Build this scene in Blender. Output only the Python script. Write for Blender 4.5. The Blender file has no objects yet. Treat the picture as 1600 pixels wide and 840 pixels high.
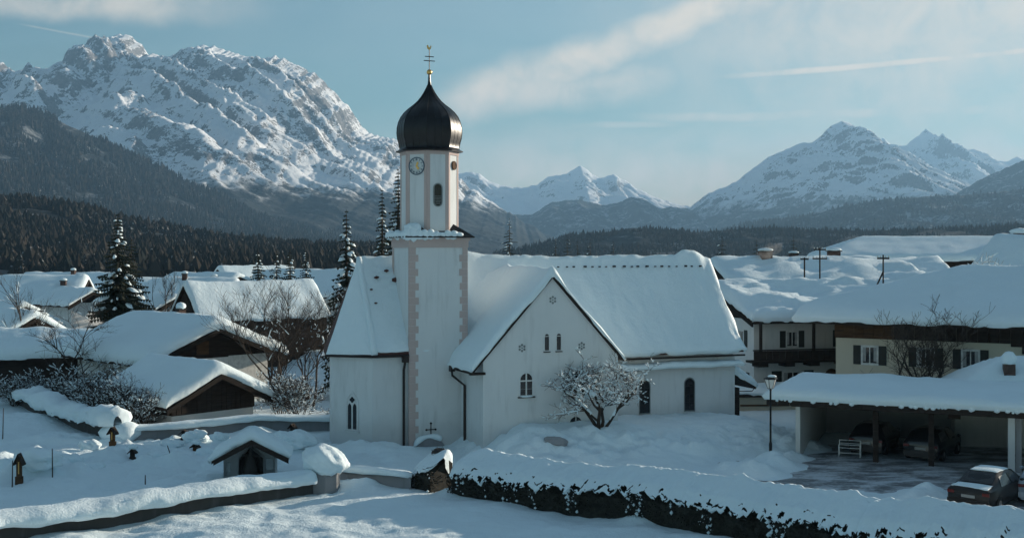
import bpy, math, random
import numpy as np
from mathutils import Vector, Matrix

R = math.radians
SC = bpy.context.scene
COL = SC.collection
CAMZ = 10.0
F = 1800.0          # focal length in pixels of the 1600 px wide photograph
HY = 395.0          # horizon row

# ------------------------------------------------------------------ camera, sky, sun, exposure
cam_d = bpy.data.cameras.new("camera")
cam = bpy.data.objects.new("camera", cam_d)
COL.objects.link(cam)
cam.location = (0, 0, CAMZ)
cam.rotation_euler = (R(90), 0, 0)
cam_d.sensor_width = 36.0
cam_d.lens = F / 1600 * 36.0
cam_d.shift_y = -(420 - HY) / 1600
cam_d.clip_start = 0.5
cam_d.clip_end = 60000
SC.camera = cam

SUN_PHI = 35.0      # direction to the sun, degrees from +X towards +Y
SUN_EL = 12.5
SUN_STRENGTH = 5.0
SKY_STRENGTH = 0.066
EXPOSURE = 0.64
sd = Vector((math.cos(R(SUN_EL)) * math.cos(R(SUN_PHI)), math.cos(R(SUN_EL)) * math.sin(R(SUN_PHI)), math.sin(R(SUN_EL))))

world = bpy.data.worlds.new("World")
SC.world = world
world.use_nodes = True
wn = world.node_tree.nodes
wl = world.node_tree.links
wn.clear()

class NG:
    """small helper to write node graphs"""
    def __init__(s, tree):
        s.t = tree
    def n(s, typ, ins=None, **props):
        nd = s.t.nodes.new(typ)
        for k, v in props.items():
            setattr(nd, k, v)
        for k, v in (ins or {}).items():
            sock = nd.inputs[k]
            if isinstance(v, bpy.types.NodeSocket):
                s.t.links.new(v, sock)
            elif hasattr(v, "outputs"):
                s.t.links.new(v.outputs[0], sock)
            else:
                sock.default_value = v
        return nd
    def m(s, op, a, b=None, c=None, clamp=False):
        ins = {0: a}
        if b is not None: ins[1] = b
        if c is not None: ins[2] = c
        return s.n("ShaderNodeMath", ins, operation=op, use_clamp=clamp).outputs[0]
    def ss(s, x, lo, hi, a=0.0, b=1.0):
        nd = s.n("ShaderNodeMapRange", {"Value": x, "From Min": lo, "From Max": hi, "To Min": a, "To Max": b}, interpolation_type="SMOOTHSTEP")
        return nd.outputs[0]
    def mix(s, f, a, b):
        nd = s.t.nodes.new("ShaderNodeMix")
        nd.data_type = "RGBA"
        for sock, v in ((nd.inputs[0], f), (nd.inputs[6], a), (nd.inputs[7], b)):
            if isinstance(v, bpy.types.NodeSocket): s.t.links.new(v, sock)
            elif isinstance(v, tuple): sock.default_value = v if len(v) == 4 else (*v, 1)
            else: sock.default_value = v
        return nd.outputs[2]
    def noise(s, vec, scale, detail=4.0, rough=0.55, dist=0.0):
        ins = {"Scale": scale, "Detail": detail, "Roughness": rough, "Distortion": dist}
        if vec is not None: ins["Vector"] = vec
        return s.n("ShaderNodeTexNoise", ins).outputs[0]

g = NG(world.node_tree)
sky = g.n("ShaderNodeTexSky", sky_type="NISHITA", sun_disc=False)
sky.sun_elevation = R(SUN_EL)
sky.sun_rotation = R(90 - SUN_PHI)
sky.altitude = 900
sky.air_density = 1.4
sky.dust_density = 0.5
sky.ozone_density = 4.0
tc = g.n("ShaderNodeTexCoord")
sep = g.n("ShaderNodeSeparateXYZ", {0: tc.outputs["Generated"]})
az = g.m("ARCTAN2", sep.outputs[0], sep.outputs[1])
el = g.m("ARCSINE", sep.outputs[2])
ang = g.n("ShaderNodeCombineXYZ", {0: az, 1: el, 2: 0.0}).outputs[0]
# high thin cirrus everywhere, stretched along the horizon
stv = g.n("ShaderNodeVectorMath", {0: ang, 1: (3.0, 16.0, 1.0)}, operation="MULTIPLY").outputs[0]
wis = g.noise(g.n("ShaderNodeVectorMath", {0: tc.outputs["Generated"], 1: (1.6, 2.4, 5.0)}, operation="MULTIPLY").outputs[0], 1.3, 6.0, 0.55, 0.5)
cir = g.m("MULTIPLY", g.ss(wis, 0.25, 0.80), 0.36)
def streak(p0, p1, width, strength, wob, seed, tail=0.05):
    """one long cloud between two sky directions (azimuth, elevation), torn by noise"""
    dx, dy = p1[0] - p0[0], p1[1] - p0[1]
    ln = math.hypot(dx, dy); dx /= ln; dy /= ln
    a = g.m("SUBTRACT", az, p0[0]); e = g.m("SUBTRACT", el, p0[1])
    along = g.m("ADD", g.m("MULTIPLY", a, dx), g.m("MULTIPLY", e, dy))
    side = g.m("SUBTRACT", g.m("MULTIPLY", e, dx), g.m("MULTIPLY", a, dy))
    off = g.n("ShaderNodeVectorMath", {0: ang, 1: (seed, seed * 1.7, 0.0)}, operation="ADD").outputs[0]
    nz = g.noise(off, 9.0, 7.0, 0.55, 0.2)
    side = g.m("ABSOLUTE", g.m("ADD", side, g.m("MULTIPLY", g.m("SUBTRACT", nz, 0.5), wob)))
    body = g.ss(side, width, width * 0.12)
    ends = g.m("MULTIPLY", g.ss(along, -tail, tail), g.ss(along, ln + tail, ln - tail))
    nz2 = g.noise(off, 22.0, 6.0, 0.6, 0.4)
    br = g.ss(nz2, 0.15, 0.75)
    return g.m("MULTIPLY", g.m("MULTIPLY", body, ends), g.m("MULTIPLY", g.m("ADD", g.m("MULTIPLY", br, 0.75), 0.25), strength))
clouds = []
clouds.append(streak((-0.10, 0.052), (0.80, 0.060), 0.08, 0.95, 0.04, 31.0, 0.15))
clouds.append(streak((0.16, 0.19), (0.75, 0.20), 0.18, 0.85, 0.10, 21.0, 0.16))
clouds.append(streak((-0.06, 0.128), (0.23, 0.222), 0.026, 1.1, 0.045, 3.1, 0.03))
clouds.append(streak((0.02, 0.150), (0.24, 0.235), 0.016, 0.7, 0.05, 8.4, 0.03))
clouds.append(streak((-0.05, 0.128), (0.13, 0.150), 0.03, 0.9, 0.05, 5.2))
clouds.append(streak((0.185, 0.1495), (0.60, 0.166), 0.0050, 1.2, 0.004, 6.6, 0.04))
clouds.append(streak((0.12, 0.1165), (0.40, 0.116), 0.008, 0.8, 0.012, 2.2, 0.05))
clouds.append(streak((0.04, 0.108), (0.15, 0.109), 0.005, 0.6, 0.01, 12.2, 0.04))
clouds.append(streak((0.18, 0.107), (0.30, 0.112), 0.003, 0.5, 0.006, 14.2, 0.04))
clouds.append(streak((-0.55, 0.195), (-0.25, 0.203), 0.02, 0.8, 0.05, 9.7, 0.06))
clouds.append(streak((-0.40, 0.180), (-0.335, 0.172), 0.0012, 0.35, 0.001, 1.2, 0.01))
tot = clouds[0]
for c in clouds[1:]:
    tot = g.m("MAXIMUM", tot, c)
tot = g.m("MULTIPLY", tot, g.ss(el, 0.0, 0.03), clamp=True)
tint = g.mix(1.0, sky.outputs[0], (1, 1, 1))
mul = world.node_tree.nodes.new("ShaderNodeMix"); mul.data_type = "RGBA"; mul.blend_type = "MULTIPLY"; mul.inputs[0].default_value = 1.0
wl.new(sky.outputs[0], mul.inputs[6]); mul.inputs[7].default_value = (0.86, 1.04, 0.96, 1)
CLOUD_COL = (8.2, 7.5, 6.5, 1)
skyc = g.mix(tot, g.mix(cir, mul.outputs[2], (5.2, 6.1, 6.1)), CLOUD_COL)
bg = g.n("ShaderNodeBackground", {"Color": skyc, "Strength": SKY_STRENGTH})
out = g.n("ShaderNodeOutputWorld", {"Surface": bg.outputs[0]})

sun_d = bpy.data.lights.new("sun", "SUN")
sun_d.energy = SUN_STRENGTH
sun_d.angle = R(0.6)
sun_d.color = (1.0, 0.87, 0.70)
sun = bpy.data.objects.new("sun", sun_d)
COL.objects.link(sun)
sun.rotation_euler = sd.to_track_quat("Z", "Y").to_euler()

SC.view_settings.view_transform = "Standard"
SC.view_settings.look = "None"
SC.view_settings.exposure = EXPOSURE
SC.view_settings.gamma = 1.0
SC.view_settings.use_curve_mapping = False
SC.cycles.use_denoising = True
SC.cycles.adaptive_threshold = 0.02
SC.cycles.max_bounces = 5
SC.cycles.diffuse_bounces = 3
SC.cycles.glossy_bounces = 2
SC.cycles.volume_bounces = 0
SC.cycles.transparent_max_bounces = 8

random.seed(7)
RNG = np.random.default_rng(7)

# ------------------------------------------------------------------ noise
_perm = np.random.default_rng(11).permutation(512).astype(np.int64)
_ga = np.random.default_rng(5).random(512) * 2 * np.pi
_gx, _gy = np.cos(_ga), np.sin(_ga)
def perlin(x, y, seed=0):
    x = np.asarray(x, float); y = np.asarray(y, float)
    xi = np.floor(x).astype(np.int64); yi = np.floor(y).astype(np.int64)
    xf = x - xi; yf = y - yi
    u = xf * xf * xf * (xf * (xf * 6 - 15) + 10); v = yf * yf * yf * (yf * (yf * 6 - 15) + 10)
    def gr(ix, iy, dx, dy):
        h = _perm[(_perm[(ix + seed * 37) & 511] + iy) & 511]
        return _gx[h] * dx + _gy[h] * dy
    a = gr(xi, yi, xf, yf); b = gr(xi + 1, yi, xf - 1, yf)
    c = gr(xi, yi + 1, xf, yf - 1); d = gr(xi + 1, yi + 1, xf - 1, yf - 1)
    return (a + u * (b - a)) * (1 - v) + (c + u * (d - c)) * v
def fbm(x, y, o=4, seed=0, gain=0.5):
    s = 0; a = 1.0; f = 1.0
    for i in range(o):
        s = s + a * perlin(np.asarray(x) * f, np.asarray(y) * f, seed + i); a *= gain; f *= 2.03
    return s
def ridged(x, y, o=5, seed=0, gain=0.5):
    s = 0; a = 1.0; f = 1.0; t = 0
    for i in range(o):
        s = s + a * (1 - np.abs(perlin(np.asarray(x) * f, np.asarray(y) * f, seed + i)) * 1.8); t += a; a *= gain; f *= 2.1
    return s / t
def sstep(x, a, b):
    t = np.clip((np.asarray(x, float) - a) / (b - a), 0, 1)
    return t * t * (3 - 2 * t)

# ------------------------------------------------------------------ materials
MATS = {}
def new_mat(name):
    m = bpy.data.materials.new(name); m.use_nodes = True
    m.node_tree.nodes.clear()
    MATS[name] = m
    gg = NG(m.node_tree)
    b = gg.n("ShaderNodeBsdfPrincipled")
    gg.n("ShaderNodeOutputMaterial", {"Surface": b.outputs[0]})
    return m, gg, b
def setc(gg, b, v):
    if isinstance(v, bpy.types.NodeSocket): gg.t.links.new(v, b.inputs["Base Color"])
    else: b.inputs["Base Color"].default_value = (*v, 1)
def simple(name, col, rough=0.7, metal=0.0, var=0.18, scale=3.0, bump=0.0, bscale=20.0, spec=0.4):
    """a base colour that drifts a little with soft noise plus fine relief"""
    m, gg, b = new_mat(name)
    t = gg.n("ShaderNodeTexCoord").outputs["Object"]
    n1 = gg.noise(t, scale, 5.0, 0.6)
    lo = tuple(c * (1 - var) for c in col); hi = tuple(min(1, c * (1 + var)) for c in col)
    setc(gg, b, gg.mix(gg.ss(n1, 0.3, 0.7), lo, hi))
    b.inputs["Roughness"].default_value = rough
    b.inputs["Metallic"].default_value = metal
    b.inputs["Specular IOR Level"].default_value = spec
    if bump > 0:
        h = gg.noise(t, bscale, 4.0, 0.6)
        bp = gg.n("ShaderNodeBump", {"Height": h, "Strength": bump, "Distance": 0.05})
        gg.t.links.new(bp.outputs[0], b.inputs["Normal"])
    return m

def snow_mat(name, col=(0.80, 0.91, 0.95), bump=0.6, dirt=0.0):
    m, gg, b = new_mat(name)
    pos = gg.n("ShaderNodeNewGeometry").outputs["Position"]
    n1 = gg.noise(pos, 0.35, 5.0, 0.6)
    n2 = gg.noise(pos, 3.0, 5.0, 0.65)
    c = gg.mix(gg.ss(n1, 0.3, 0.7), tuple(v * 0.96 for v in col), col)
    if dirt > 0:
        d = gg.m("MULTIPLY", gg.ss(n2, 0.58, 0.8), dirt)
        c = gg.mix(d, c, (0.25, 0.23, 0.20))
    setc(gg, b, c)
    b.inputs["Roughness"].default_value = 0.65
    b.inputs["Specular IOR Level"].default_value = 0.25
    n3 = gg.noise(pos, 14.0, 4.0, 0.6)
    h = gg.m("ADD", gg.m("MULTIPLY", n2, 0.8), gg.m("MULTIPLY", n3, 0.25))
    bp = gg.n("ShaderNodeBump", {"Height": h, "Strength": bump, "Distance": 0.12})
    gg.t.links.new(bp.outputs[0], b.inputs["Normal"])
    return m
snow_mat("snow")
snow_mat("ground_snow", bump=0.8)
snow_mat("bank_snow", bump=0.9, dirt=0.5)

def plaster(name, col, stain=(0.45, 0.45, 0.42), amt=0.55):
    m, gg, b = new_mat(name)
    t = gg.n("ShaderNodeTexCoord").outputs["Object"]
    n1 = gg.noise(t, 0.6, 6.0, 0.62)
    st = gg.n("ShaderNodeVectorMath", {0: t, 1: (2.4, 2.4, 0.35)}, operation="MULTIPLY").outputs[0]
    n2 = gg.noise(st, 1.0, 5.0, 0.6)
    c = gg.mix(gg.m("MULTIPLY", gg.ss(n2, 0.5, 0.8), amt), col, stain)
    c = gg.mix(gg.m("MULTIPLY", gg.ss(n1, 0.42, 0.72), 0.22), c, tuple(v * 0.8 for v in col))
    setc(gg, b, c)
    b.inputs["Roughness"].default_value = 0.9
    b.inputs["Specular IOR Level"].default_value = 0.15
    tz = gg.n("ShaderNodeSeparateXYZ", {0: t}).outputs[2]
    damp = gg.ss(gg.m("ADD", tz, gg.m("MULTIPLY", gg.m("SUBTRACT", n1, 0.5), 3.0)), 2.1, 0.6)
    c = gg.mix(gg.m("MULTIPLY", damp, 0.30), c, tuple(v * 0.62 for v in stain))
    setc(gg, b, c)
    h = gg.noise(t, 9.0, 5.0, 0.7)
    bp = gg.n("ShaderNodeBump", {"Height": h, "Strength": 0.25, "Distance": 0.02})
    gg.t.links.new(bp.outputs[0], b.inputs["Normal"])
    return m
plaster("white_plaster", (0.70, 0.72, 0.72), (0.42, 0.43, 0.42))
plaster("house_white", (0.68, 0.68, 0.66))
plaster("pink_plaster", (0.55, 0.44, 0.41), (0.42, 0.37, 0.35), 0.3)
plaster("cream_plaster", (0.62, 0.56, 0.44), (0.4, 0.36, 0.28), 0.3)
plaster("grey_concrete", (0.32, 0.325, 0.34), (0.15, 0.15, 0.15), 0.5)
plaster("dark_stone", (0.07, 0.065, 0.062), (0.2, 0.2, 0.2), 0.6)

def wood(name, col, stretch=(1.0, 1.0, 14.0)):
    m, gg, b = new_mat(name)
    t = gg.n("ShaderNodeTexCoord").outputs["Object"]
    st = gg.n("ShaderNodeVectorMath", {0: t, 1: stretch}, operation="MULTIPLY").outputs[0]
    n1 = gg.noise(st, 1.2, 6.0, 0.65)
    setc(gg, b, gg.mix(gg.ss(n1, 0.3, 0.72), tuple(c * 0.55 for c in col), tuple(c * 1.35 for c in col)))
    b.inputs["Roughness"].default_value = 0.85
    b.inputs["Specular IOR Level"].default_value = 0.2
    return m
wood("dark_wood", (0.036, 0.027, 0.023))
wood("brown_wood", (0.10, 0.055, 0.03))
wood("grave_wood", (0.14, 0.065, 0.03))
wood("bargeboard_wood", (0.020, 0.015, 0.012))
simple("tile_red", (0.075, 0.030, 0.024), 0.8, bump=0.4, bscale=8.0)
simple("onion_metal", (0.012, 0.012, 0.014), 0.36, metal=0.35, var=0.35, scale=1.5, bump=0.12, bscale=4.0, spec=0.5)
simple("dark_metal", (0.018, 0.017, 0.017), 0.5, metal=0.3)
simple("pipe_metal", (0.03, 0.022, 0.02), 0.5, metal=0.4)
simple("gold", (0.75, 0.46, 0.16), 0.32, metal=1.0, var=0.1)
simple("clock_blue", (0.07, 0.11, 0.15), 0.5)
simple("clock_dial", (0.54, 0.57, 0.57), 0.6)
simple("glass_dark", (0.012, 0.013, 0.016), 0.12, var=0.4, scale=1.2, spec=0.5)
simple("ornament_grey", (0.22, 0.24, 0.24), 0.9)
simple("frame_white", (0.65, 0.65, 0.62), 0.6)
simple("shutter_dark", (0.03, 0.032, 0.028), 0.7)
simple("curtain", (0.38, 0.38, 0.37), 0.9)
simple("bark", (0.045, 0.034, 0.027), 0.95, bump=0.5, bscale=15.0)
simple("twig", (0.06, 0.042, 0.032), 0.95, var=0.3)
simple("twig_grey", (0.075, 0.06, 0.05), 0.95, var=0.3)
simple("frost_twig", (0.42, 0.42, 0.41), 0.9, var=0.3, scale=1.0)
simple("needles", (0.022, 0.030, 0.018), 0.85, var=0.5, scale=1.2)
simple("hedge_leaf", (0.026, 0.025, 0.019), 0.85, var=0.5, scale=6.0)
simple("brick", (0.09, 0.055, 0.045), 0.9, var=0.3, scale=6.0, bump=0.4, bscale=10.0)
simple("tyre", (0.012, 0.012, 0.012), 0.8)
simple("rim", (0.25, 0.25, 0.26), 0.35, metal=0.8)
simple("car_black", (0.012, 0.012, 0.013), 0.22, var=0.1, spec=0.6)
simple("car_dark", (0.010, 0.009, 0.010), 0.38, var=0.1, spec=0.3)
simple("car_pale", (0.30, 0.36, 0.42), 0.3, var=0.1, spec=0.6)
simple("tail_red", (0.12, 0.012, 0.012), 0.25, var=0.1)
simple("headlight", (0.45, 0.42, 0.38), 0.15, var=0.1)
simple("plate", (0.28, 0.28, 0.27), 0.5, var=0.05)
simple("lamp_glass", (0.72, 0.70, 0.66), 0.25, var=0.06)
simple("statue", (0.02, 0.016, 0.013), 0.6)
simple("smoke_frost", (0.6, 0.6, 0.58), 0.95)

# ------------------------------------------------------------------ mesh helpers
def mesh_arrays(name, V, faces, mat=None, smooth=True):
    """faces: list of index arrays (n,3) / (n,4)"""
    me = bpy.data.meshes.new(name)
    V = np.asarray(V, np.float32).reshape(-1, 3)
    me.vertices.add(len(V)); me.vertices.foreach_set("co", V.ravel())
    faces = [np.asarray(f, np.int32) for f in faces if len(f)]
    loops = np.concatenate([f.ravel() for f in faces])
    tot = np.concatenate([np.full(len(f), f.shape[1], np.int32) for f in faces])
    start = np.concatenate([[0], np.cumsum(tot)[:-1]]).astype(np.int32)
    me.loops.add(len(loops)); me.loops.foreach_set("vertex_index", loops)
    me.polygons.add(len(tot)); me.polygons.foreach_set("loop_start", start)
    me.polygons.foreach_set("use_smooth", np.full(len(tot), bool(smooth)))
    me.update(calc_edges=True)
    me.validate()
    if mat: me.materials.append(MATS[mat] if isinstance(mat, str) else mat)
    return me
def link(name, me, parent=None):
    o = bpy.data.objects.new(name, me); COL.objects.link(o)
    if parent: o.parent = parent
    return o
def tag(o, label, cat, group=None):
    o["label"] = label; o["category"] = cat
    if group: o["group"] = group
    return o
def struct(o):
    o["kind"] = "structure"; return o
def empty(name, loc, rz=0.0):
    o = bpy.data.objects.new(name, None); COL.objects.link(o)
    o.location = loc; o.rotation_euler = (0, 0, R(rz)); o.empty_display_size = 0.3
    return o
def grid_faces(nr, nc):
    i = np.arange(nr - 1)[:, None] * nc + np.arange(nc - 1)[None, :]
    return np.stack([i, i + 1, i + nc + 1, i + nc], -1).reshape(-1, 4)
def P(px, py, d):
    return ((px - 800) / F * d, d, CAMZ - (py - HY) * d / F)
def dist_of(py, z=0.2):
    return (CAMZ - z) * F / (py - HY)

class MB:
    def __init__(s):
        s.v = []; s.f = []; s.M = None
    def vert(s, p):
        if s.M is not None: p = s.M @ Vector(p)
        s.v.append((p[0], p[1], p[2])); return len(s.v) - 1
    def add(s, pts, faces):
        k = len(s.v)
        for p in pts: s.vert(p)
        for f in faces: s.f.append(tuple(k + i for i in f))
        return s
    def box(s, x0, x1, y0, y1, z0, z1):
        return s.add([(x0, y0, z0), (x1, y0, z0), (x1, y1, z0), (x0, y1, z0), (x0, y0, z1), (x1, y0, z1), (x1, y1, z1), (x0, y1, z1)],
                     [(0, 3, 2, 1), (4, 5, 6, 7), (0, 1, 5, 4), (1, 2, 6, 5), (2, 3, 7, 6), (3, 0, 4, 7)])
    def prism(s, poly, q0, q1, fr=None):
        """extrude outline [(s,t)] between q0 and q1; frame fr maps (s,t,q) to a point"""
        fr = fr or (lambda a, t, q: (a, q, t))
        n = len(poly)
        pts = [fr(a, t, q0) for a, t in poly] + [fr(a, t, q1) for a, t in poly]
        fs = [tuple(range(n - 1, -1, -1)), tuple(range(n, 2 * n))]
        for i in range(n):
            j = (i + 1) % n
            fs.append((i, j, n + j, n + i))
        return s.add(pts, fs)
    def ring(s, outer, inner, q0, q1, fr):
        """a frame: outer and inner outline of the same count"""
        n = len(outer)
        pts = [fr(a, t, q0) for a, t in outer] + [fr(a, t, q1) for a, t in outer] + [fr(a, t, q0) for a, t in inner] + [fr(a, t, q1) for a, t in inner]
        fs = []
        for i in range(n):
            j = (i + 1) % n
            fs += [(i, j, n + j, n + i), (n + i, n + j, 3 * n + j, 3 * n + i), (2 * n + j, 2 * n + i, 3 * n + i, 3 * n + j)]
        return s.add(pts, fs)
    def tube(s, pts, rad, n=6, cap=True):
        pts = [Vector(p) for p in pts]
        if not hasattr(rad, "__len__"): rad = [rad] * len(pts)
        k = len(s.v); m = len(pts)
        for i, p in enumerate(pts):
            t = (pts[min(i + 1, m - 1)] - pts[max(i - 1, 0)])
            t = t.normalized() if t.length > 1e-9 else Vector((0, 0, 1))
            a = t.cross(Vector((0.31, 0.17, 0.93)) if abs(t.z) < 0.9 else Vector((1, 0.2, 0))).normalized()
            b = t.cross(a)
            for j in range(n):
                w = 2 * math.pi * j / n
                s.vert(p + (a * math.cos(w) + b * math.sin(w)) * rad[i])
        for i in range(m - 1):
            for j in range(n):
                q = (j + 1) % n
                s.f.append((k + i * n + j, k + i * n + q, k + (i + 1) * n + q, k + (i + 1) * n + j))
        if cap:
            s.f.append(tuple(k + j for j in range(n - 1, -1, -1)))
            s.f.append(tuple(k + (m - 1) * n + j for j in range(n)))
        return s
    def lathe(s, prof, n=16, c=(0, 0), a0=0.0):
        k = len(s.v)
        for r, z in prof:
            for j in range(n):
                w = a0 + 2 * math.pi * j / n
                s.vert((c[0] + r * math.cos(w), c[1] + r * math.sin(w), z))
        for i in range(len(prof) - 1):
            for j in range(n):
                q = (j + 1) % n
                s.f.append((k + i * n + j, k + i * n + q, k + (i + 1) * n + q, k + (i + 1) * n + j))
        s.f.append(tuple(k + j for j in range(n - 1, -1, -1)))
        s.f.append(tuple(k + (len(prof) - 1) * n + j for j in range(n)))
        return s
    def blob(s, c, r, seed=0, sub=2, squash=(1, 1, 1), amp=0.15):
        import bmesh
        bm = bmesh.new(); bmesh.ops.create_icosphere(bm, subdivisions=sub, radius=1.0)
        rs = random.Random(seed); ox, oy = rs.random() * 50, rs.random() * 50
        pts = []
        for v in bm.verts:
            d = v.co
            kx = 1 + amp * float(fbm(d.x * 1.3 + ox + d.z, d.y * 1.3 + oy - d.z, 3, 3))
            pts.append((c[0] + d.x * r * squash[0] * kx, c[1] + d.y * r * squash[1] * kx, c[2] + d.z * r * squash[2] * kx))
        fs = [tuple(v.index for v in f.verts) for f in bm.faces]
        bm.free()
        return s.add(pts, fs)
    def build(s, name, mat, parent=None, smooth=False, auto=None):
        me = bpy.data.meshes.new(name)
        me.from_pydata(s.v, [], s.f)
        me.validate(); me.update()
        if smooth:
            me.polygons.foreach_set("use_smooth", np.ones(len(me.polygons), bool))
            if auto is not None: me.set_sharp_from_angle(angle=R(auto))
        me.materials.append(MATS[mat])
        return link(name, me, parent)

def edge_list(a, b, n, r=0.6, k=5):
    """sample positions from a to b, denser near both ends"""
    if b - a < 2 * r + 0.2:
        r = (b - a) * 0.3
    e = [r * (i / k) ** 1.8 for i in range(k)]
    mid = list(np.linspace(a + r, b - r, max(n, 2)))
    return np.array([a + x for x in e] + mid + [b - x for x in e[::-1]])

def snow_slab(name, parent, u0, u1, v0, v1, zf, th, nu=30, nv=24, r=0.55, seed=1, rough=0.10, mat="snow", over=0.10, drift=0.0, edge=0.14, hang=0.05):
    """rounded snow lying on the roof surface zf(u,v); thickness th (number or function), soft rounded edges"""
    U = edge_list(u0, u1, nu, r); V = edge_list(v0, v1, nv, r)
    uu, vv = np.meshgrid(U, V)
    e = np.minimum(np.minimum(uu - u0, u1 - uu), np.minimum(vv - v0, v1 - vv))
    t = np.clip(e / r, 0, 1)
    f = 0.30 + 0.70 * np.sqrt(np.clip(1 - (1 - t) ** 2, 0, 1))
    T = th(uu, vv) if callable(th) else th
    nz = fbm(uu * 0.45 + seed * 3.1, vv * 0.45 + seed * 1.7, 3, seed) * rough * 2 + fbm(uu * 1.9 + seed, vv * 1.9, 2, seed + 3) * rough * 0.5
    edgew = fbm(uu * 0.8 + seed, vv * 0.8 - seed, 3, seed + 9) * edge
    if drift: nz = nz + drift * (ridged(uu * 0.10 + vv * 0.16 + seed, vv * 0.30 - uu * 0.05, 3, seed + 5) - 0.6) * 2.2
    ou = np.where(uu <= u0 + 1e-6, -1, np.where(uu >= u1 - 1e-6, 1, 0)) * 1.0
    ov = np.where(vv <= v0 + 1e-6, -1, np.where(vv >= v1 - 1e-6, 1, 0)) * 1.0
    near = (1 - t)
    x = uu + ou * over * 0.5 + (ou != 0) * edgew
    y = vv + ov * over * 0.5 + (ov != 0) * edgew
    z = zf(uu, vv) + T * f + nz * np.clip(t + 0.2, 0, 1)
    nr, nc = uu.shape
    top = np.stack([x, y, z], -1).reshape(-1, 3)
    F_ = [grid_faces(nr, nc)]
    # skirt
    idx = list(range(nc)) + [i * nc + nc - 1 for i in range(1, nr)] + [nr * nc - 1 - j for j in range(1, nc)] + [i * nc for i in range(nr - 2, 0, -1)]
    bx = top[idx].copy()
    base = zf(uu, vv).reshape(-1)[idx]
    b1 = bx.copy(); b1[:, 2] = base - hang + 0.5 * edgew.reshape(-1)[idx]
    cu, cv = (u0 + u1) / 2, (v0 + v1) / 2
    b1[:, 0] += -np.sign(ou.reshape(-1)[idx]) * 0.12; b1[:, 1] += -np.sign(ov.reshape(-1)[idx]) * 0.12
    k = len(top); n = len(idx)
    q = []
    for i in range(n):
        j = (i + 1) % n
        q.append((idx[j], idx[i], k + i, k + j))
    me = mesh_arrays(name, np.concatenate([top, b1]), [F_[0], np.array(q)], mat, True)
    return link(name, me, parent)

def slab(name, parent, U, V, zf, th, mat):
    U = np.array(U); V = np.array(V)
    uu, vv = np.meshgrid(U, V); z = zf(uu, vv)
    nr, nc = uu.shape
    top = np.stack([uu, vv, z], -1).reshape(-1, 3); bot = np.stack([uu, vv, z - th], -1).reshape(-1, 3)
    k = len(top); gf = grid_faces(nr, nc)
    idx = list(range(nc)) + [i * nc + nc - 1 for i in range(1, nr)] + [nr * nc - 1 - j for j in range(1, nc)] + [i * nc for i in range(nr - 2, 0, -1)]
    q = [(idx[(i + 1) % len(idx)], idx[i], k + idx[i], k + idx[(i + 1) % len(idx)]) for i in range(len(idx))]
    me = mesh_arrays(name, np.concatenate([top, bot]), [gf, gf[:, ::-1] + k, np.array(q)], mat, False)
    return link(name, me, parent)
# ------------------------------------------------------------------ ground
CH_O = (-5.156, 58.0); CH_T = 22.0
_c, _s = math.cos(R(CH_T)), math.sin(R(CH_T))
def to_church(x, y):
    dx = x - CH_O[0]; dy = y - CH_O[1]
    return dx * _c + dy * _s, -dx * _s + dy * _c
def from_church(a, b):
    return CH_O[0] + a * _c - b * _s, CH_O[1] + a * _s + b * _c
def bump(x, y, cx, cy, r, hgt, ry=None, p=1.0):
    ry = ry or r
    return hgt * np.exp(-(((x - cx) / r) ** 2 + ((y - cy) / ry) ** 2) ** p)
GB = []   # (cx, cy, rx, ry, height)
def gb(px, py, z0, r, h, ry=None):
    d = dist_of(py, z0); GB.append(((px - 800) / F * d, d, r, ry or r, h))
# piles of shovelled snow, drifts on graves
gb(1208, 728, 0.0, 0.9, 0.75); gb(1190, 742, 0.0, 0.8, 0.45); gb(1238, 716, 0.0, 0.7, 0.35)
gb(1165, 738, 0.0, 0.9, 0.35); gb(1450, 772, 0.0, 0.7, 0.5); gb(1425, 778, 0.0, 0.6, 0.3); gb(1330, 785, 0, 1.6, 0.25)
gb(707, 768, 0.2, 0.5, 0.30); gb(1003, 812, 0.2, 0.6, 0.25); gb(616, 752, 0.2, 0.28, 0.35); gb(580, 760, 0.2, 0.5, 0.25); gb(560, 764, 0.2, 0.7, 0.25)
gb(560, 702, 0.3, 1.6, 0.45, 1.2); gb(630, 705, 0.3, 1.2, 0.35); gb(820, 700, 0.6, 1.2, 0.2)
gb(52, 745, 0.2, 0.9, 0.75, 0.6); gb(15, 748, 0.2, 0.6, 0.4); gb(95, 735, 0.2, 0.8, 0.25)
gb(305, 692, 0.2, 0.42, 0.45); gb(340, 688, 0.2, 0.5, 0.3); gb(270, 690, 0.2, 0.6, 0.3); gb(400, 680, 0.2, 0.9, 0.45); gb(455, 704, 0.2, 0.5, 0.5, 0.4)
gb(180, 708, 0.2, 0.7, 0.25); gb(230, 703, 0.2, 0.7, 0.22); gb(480, 690, 0.2, 0.6, 0.3)
gb(300, 720, 0.2, 1.0, 0.25); gb(20, 660, 0.2, 2.5, 0.5); gb(90, 690, 0.2, 2.0, 0.35)
_rg = random.Random(12)
for _i in range(34): gb(_rg.uniform(-20, 500), _rg.uniform(690, 738), 0.25, _rg.uniform(0.25, 0.6), _rg.uniform(0.12, 0.35))
for _i in range(30): gb(_rg.uniform(780, 1180), _rg.uniform(690, 722), 0.5, _rg.uniform(0.25, 0.7), _rg.uniform(0.05, 0.22))
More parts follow.
